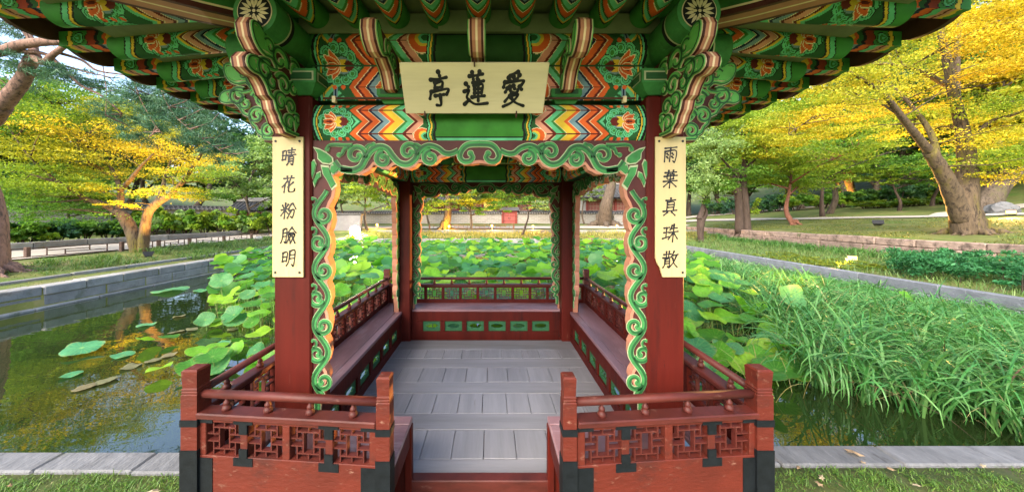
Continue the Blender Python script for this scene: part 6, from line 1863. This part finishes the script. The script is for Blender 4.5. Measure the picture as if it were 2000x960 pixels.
def tiled_wall(name, label, p0, p1, zt, gap=None, foot=None):
    p0, p1 = np.array(p0, float), np.array(p1, float); d = p1 - p0; Lw = np.linalg.norm(d); d /= Lw; n = np.array((-d[1], d[0]))
    zf = foot if foot is not None else min(h1(*p0), h1(*p1)) - .3
    t = thing(name, label, 'wall', (p0[0], p0[1], zf))
    q = lambda s, o, z: (*(p0 + d * s + n * o), z)
    b = MB(); b.hexa([q(0, -.25, zf), q(Lw, -.25, zf), q(Lw, .25, zf), q(0, .25, zf), q(0, -.25, zt), q(Lw, -.25, zt), q(Lw, .25, zt), q(0, .25, zt)])
    b.build('masonry', m_wallstone, t)
    b = MB(); b.add([q(s, o, z) for s in (-.05, Lw + .05) for o, z in ((-.45, zt + .02), (0, zt + .30), (.45, zt + .02), (0, zt + .0))], [(0, 1, 5, 4), (1, 2, 6, 5), (0, 4, 7, 3), (3, 7, 6, 2), (0, 3, 2, 1), (4, 5, 6, 7)]); b.build('coping', m_tile, t)
    b = MB(); b.tube([q(-.1, 0, zt + .33), q(Lw + .1, 0, zt + .33)], .075, 8); b.build('ridge', m_tile, t)
    b = MB()
    k = int(Lw / .30)
    for i in range(k + 1):
        s = i * Lw / k
        for sg in (-1, 1): b.tube([q(s, sg * .04, zt + .33), q(s, sg * .46, zt + .07)], .062, 6)
    r_ = b.build('tile_row', m_tile, t); r_['kind'] = 'stuff'
    b = MB()
    for i in range(k + 1):
        s = i * Lw / k; b.tube([q(s, -.46, zt + .07), q(s, -.475, zt + .065)], .066, 8)
    r_ = b.build('tile_end', m_plaster, t); r_['kind'] = 'stuff'
    return t
tiled_wall('courtyard_wall', 'long pale stone wall with grey tiled coping left of the red gate', (-21, 38.2), (1.25, 38.2), 2.22)
tiled_wall('courtyard_wall', 'pale stone wall with grey tiled coping right of the red gate', (3.2, 38.2), (22, 38.2), 2.22)
tiled_wall('garden_wall', 'grey tiled wall half hidden by dark shrubs behind the left path', (-34, 17), (-25, 30), 2.5)
# corner pier near the dazzling lamp
b = MB(); z = h1(-12.6, 27); b.box(-13.8, -11.2, 26.3, 26.7, z - .4, z + 1.35); t = thing('retaining_wall', 'smooth pale wall panel directly behind the dazzling floodlight', 'wall', (-11.4, 26.5, z)); b.build('panel', M('grey_plaster_panel', (.17, .16, .16), .9, .15, 3), t, bevel=.02)
b = MB(); b.box(-13.9, -11.1, 26.2, 26.8, z + 1.35, z + 1.5); b.build('coping', m_tile, t, bevel=.03)
# gate
t = thing('red_gate', 'closed double leaf red gate in the far wall with dark hinges', 'gate', (2.2, 38, 1.0))
for x in (1.36, 3.04):
    b = MB(); b.box(x - .13, x + .13, 37.85, 38.25, .8, 2.62); b.build('post', m_redwood, t, bevel=.02)
b = MB(); b.box(1.3, 3.1, 37.9, 38.2, 2.40, 2.56); b.build('lintel', m_redwood, t)
for x0, x1, hx in ((1.5, 2.195, 2.1), (2.205, 2.90, 2.3)):
    b = MB(); b.box(x0, x1, 38.0, 38.06, .95, 2.39); dl = b.build('door', M("faded_pink_red_door", (.33, .085, .075), .7, .15, 4), t, bevel=.01)
    for zz in (1.3, 1.95):
        b = MB(); b.box(x0 + .04, x1 - .04, 37.985, 38.0, zz, zz + .06); b.build('batten', m_redwood, dl)
    b = MB(); b.box(hx - .05, hx + .05, 37.97, 38.0, 1.62, 1.74); b.build('handle', m_metal, dl)
b = MB(); b.add([(x, y, z) for x in (1.0, 3.4) for y, z in ((37.6, 2.62), (38.05, 3.05), (38.5, 2.62), (38.05, 2.62))], [(0, 1, 5, 4), (1, 2, 6, 5), (0, 4, 7, 3), (3, 7, 6, 2), (0, 3, 2, 1), (4, 5, 6, 7)]); b.build('roof', m_tile, t)

def hall(name, label, x0, x1, y0, y1, zf, zw, zr, lit=(), bays=5, over=1.3, wallmat=None):
    t = thing(name, label, 'hall', ((x0 + x1) / 2, (y0 + y1) / 2, zf))
    b = MB(); b.box(x0 - .5, x1 + .5, y0 - .5, y1 + .5, zf - .6, zf + .5); b.build('stone_base', m_granite, t, bevel=.03)
    w = (x1 - x0) / bays
    for i in range(bays + 1):
        b = MB(); b.box(x0 + i * w - .14, x0 + i * w + .14, y0 - .14, y0 + .14, zf + .5, zw); b.build('column', m_redwood, t)
    b = MB(); b.box(x0 - .2, x1 + .2, y0 - .12, y0 + .10, zw - .35, zw); b.build('lintel', m_palewood, t)
    for i in range(bays):
        xa, xb = x0 + i * w + .14, x0 + (i + 1) * w - .14
        b = MB(); b.box(xa, xb, y0 + .02, y0 + .10, zf + .5, zw - .35); wl = b.build('wall', wallmat or (m_plaster if i % 2 else m_palewood), t)
        b = MB(); b.box(xa + .12, xb - .12, y0 - .02, y0 + .02, zf + .95, zw - .55); win = b.build('window', m_lit if i in lit else m_redwood, wl)
        b = MB()
        nv = 7
        for k in range(nv + 1):
            xx = xa + .12 + (xb - xa - .24) * k / nv; b.box(xx - .02, xx + .02, y0 - .05, y0 - .021, zf + .95, zw - .55)
        for k in range(4):
            zz = zf + .95 + (zw - zf - 1.5) * k / 3; b.box(xa + .12, xb - .12, y0 - .046, y0 - .022, zz - .02, zz + .02)
        b.build('window_lattice', m_palewood, wl)
    b = MB(); b.box(x0, x1, y0 + .11, y1, zf + .5, zw); b.build('wall', m_plaster, t)
    # curved roof
    b = MB(); ym = (y0 + y1) / 2
    K = 6; prof = []
    for i in range(K + 1):
        u = i / K; prof.append((y0 - over + (ym - y0 + over) * u, zw + .05 + (zr - zw) * (u ** 1.35)))
    V = []
    for x in (x0 - over, x1 + over):
        up = .0
        for y, z in prof: V.append((x, y, z))
        for y, z in reversed(prof[:-1]): V.append((x, 2 * ym - y, z))
    n = 2 * K + 1
    b.add(V, [(i, i + 1, n + i + 1, n + i) for i in range(n - 1)]); 
    b.add([(v[0], v[1], v[2] - .18) for v in V], [(i + 1, i, n + i, n + i + 1) for i in range(n - 1)])
    rf = b.build('roof', m_tile, t)
    b = MB(); k = int((x1 - x0 + 2 * over) / .42)
    for i in range(k + 1):
        x = x0 - over + (x1 - x0 + 2 * over) * i / k
        b.tube([(x, y, z + .02) for y, z in prof], .085, 6)
    o = b.build('tile_row', m_tile, rf); o['kind'] = 'stuff'
    b = MB(); b.box(x0 - over, x1 + over, ym - .2, ym + .2, zr, zr + .42); b.build('ridge', m_plaster, rf, bevel=.05)
    return t
hall('hall', 'tile roofed hall with a lit yellow window behind the far wall', -3.0, 5.5, 43.5, 49, 1.3, 5.0, 7.6, lit=(1,), bays=5)
hall('hall', 'second low tiled hall with red doors behind the wall left of the lit hall', -12.5, -4.6, 43.0, 47.5, 1.2, 3.9, 5.6, bays=4, wallmat=m_redwood)
hall('hall', 'tiled hall with red wall right of the thick pale trunk', 13.2, 21, 42.5, 48, 1.3, 4.4, 6.6, bays=4, wallmat=m_redwood)
hall('pavilion_gate_house', 'little tiled roof with red gable peeping over the left hedge', -26.6, -24.0, 32, 34, .9, 2.5, 3.5, bays=2, over=.6, wallmat=m_redwood)
# stones, litter
def rock(label, c, s, mat):
    bm = bmesh.new(); bmesh.ops.create_icosphere(bm, subdivisions=3, radius=1)
    for v in bm.verts:
        k = 1 + .28 * mnoise.noise(v.co * 1.4 + Vector(c)) + .1 * mnoise.noise(v.co * 4)
        v.co = Vector((v.co.x * s[0] * k, v.co.y * s[1] * k, v.co.z * s[2] * k))
    me = bpy.data.meshes.new('rock'); bm.to_mesh(me); bm.free(); me.materials.append(mat)
    o = link('rock', me); o.location = c; tag(o, label, 'rock')
q = gz(1955, 19); rock('pale weathered boulder on the lawn below the leaning trunk', (q[0] + .0, q[1], q[2] + .15), (.75, .6, .55), m_coping)
q = gz(505, 19.5); rock('small grey rock at the path edge beside the left plaque', (q[0], q[1], q[2] + .05), (.3, .25, .2), m_granite)
m_dry = Mleaf("fallen_leaf", .15, rough=.8, attr=False, col=[(.30, .22, .14), (.20, .12, .06), (.36, .30, .20)])
r = np.random.default_rng(3)
b = MB()
def dryleaf(x, y, z, s, label, group='fallen leaves on the front bank'):
    b = MB(); V = [(0, 0, .25)]
    n = 10
    for i in range(n):
        t = 2 * pi * i / n; k = 1 if i % 2 else .55
        V.append((k * cos(t), k * .7 * sin(t), .25 * r.uniform(-.2, 1)))
    b.add(V, [(0, 1 + i, 1 + (i + 1) % n) for i in range(n)])
    o = b.build('fallen_leaf', m_dry); o.location = (x, y, z); o.scale = (s, s, s); o.rotation_euler = (r.normal(0, .2), r.normal(0, .2), r.uniform(0, 6)); tag(o, label, 'fallen leaf', group)
D = 2.58; dryleaf((1668 - VX) * D / F, D, .012, .065, 'pale curled dry leaf lying on the right edging slab', None)
D = 2.2; dryleaf((298 - VX) * D / F, D, .02, .05, 'dark curled dead leaf in the grass left of the pavilion', None)
for k_, (px, py_) in enumerate(((1560, 915), (1600, 948), (1605, 935), (1640, 950), (1685, 905), (1740, 918), (1790, 950), (1920, 912), (20, 950))):
    D = 2.0 * F / (py_ - VY); dryleaf((px - VX) * D / F, D, .012, .022 + .01 * r.uniform(), ORD[k_] + ' small brown dead leaf from the railing in the front bank grass')
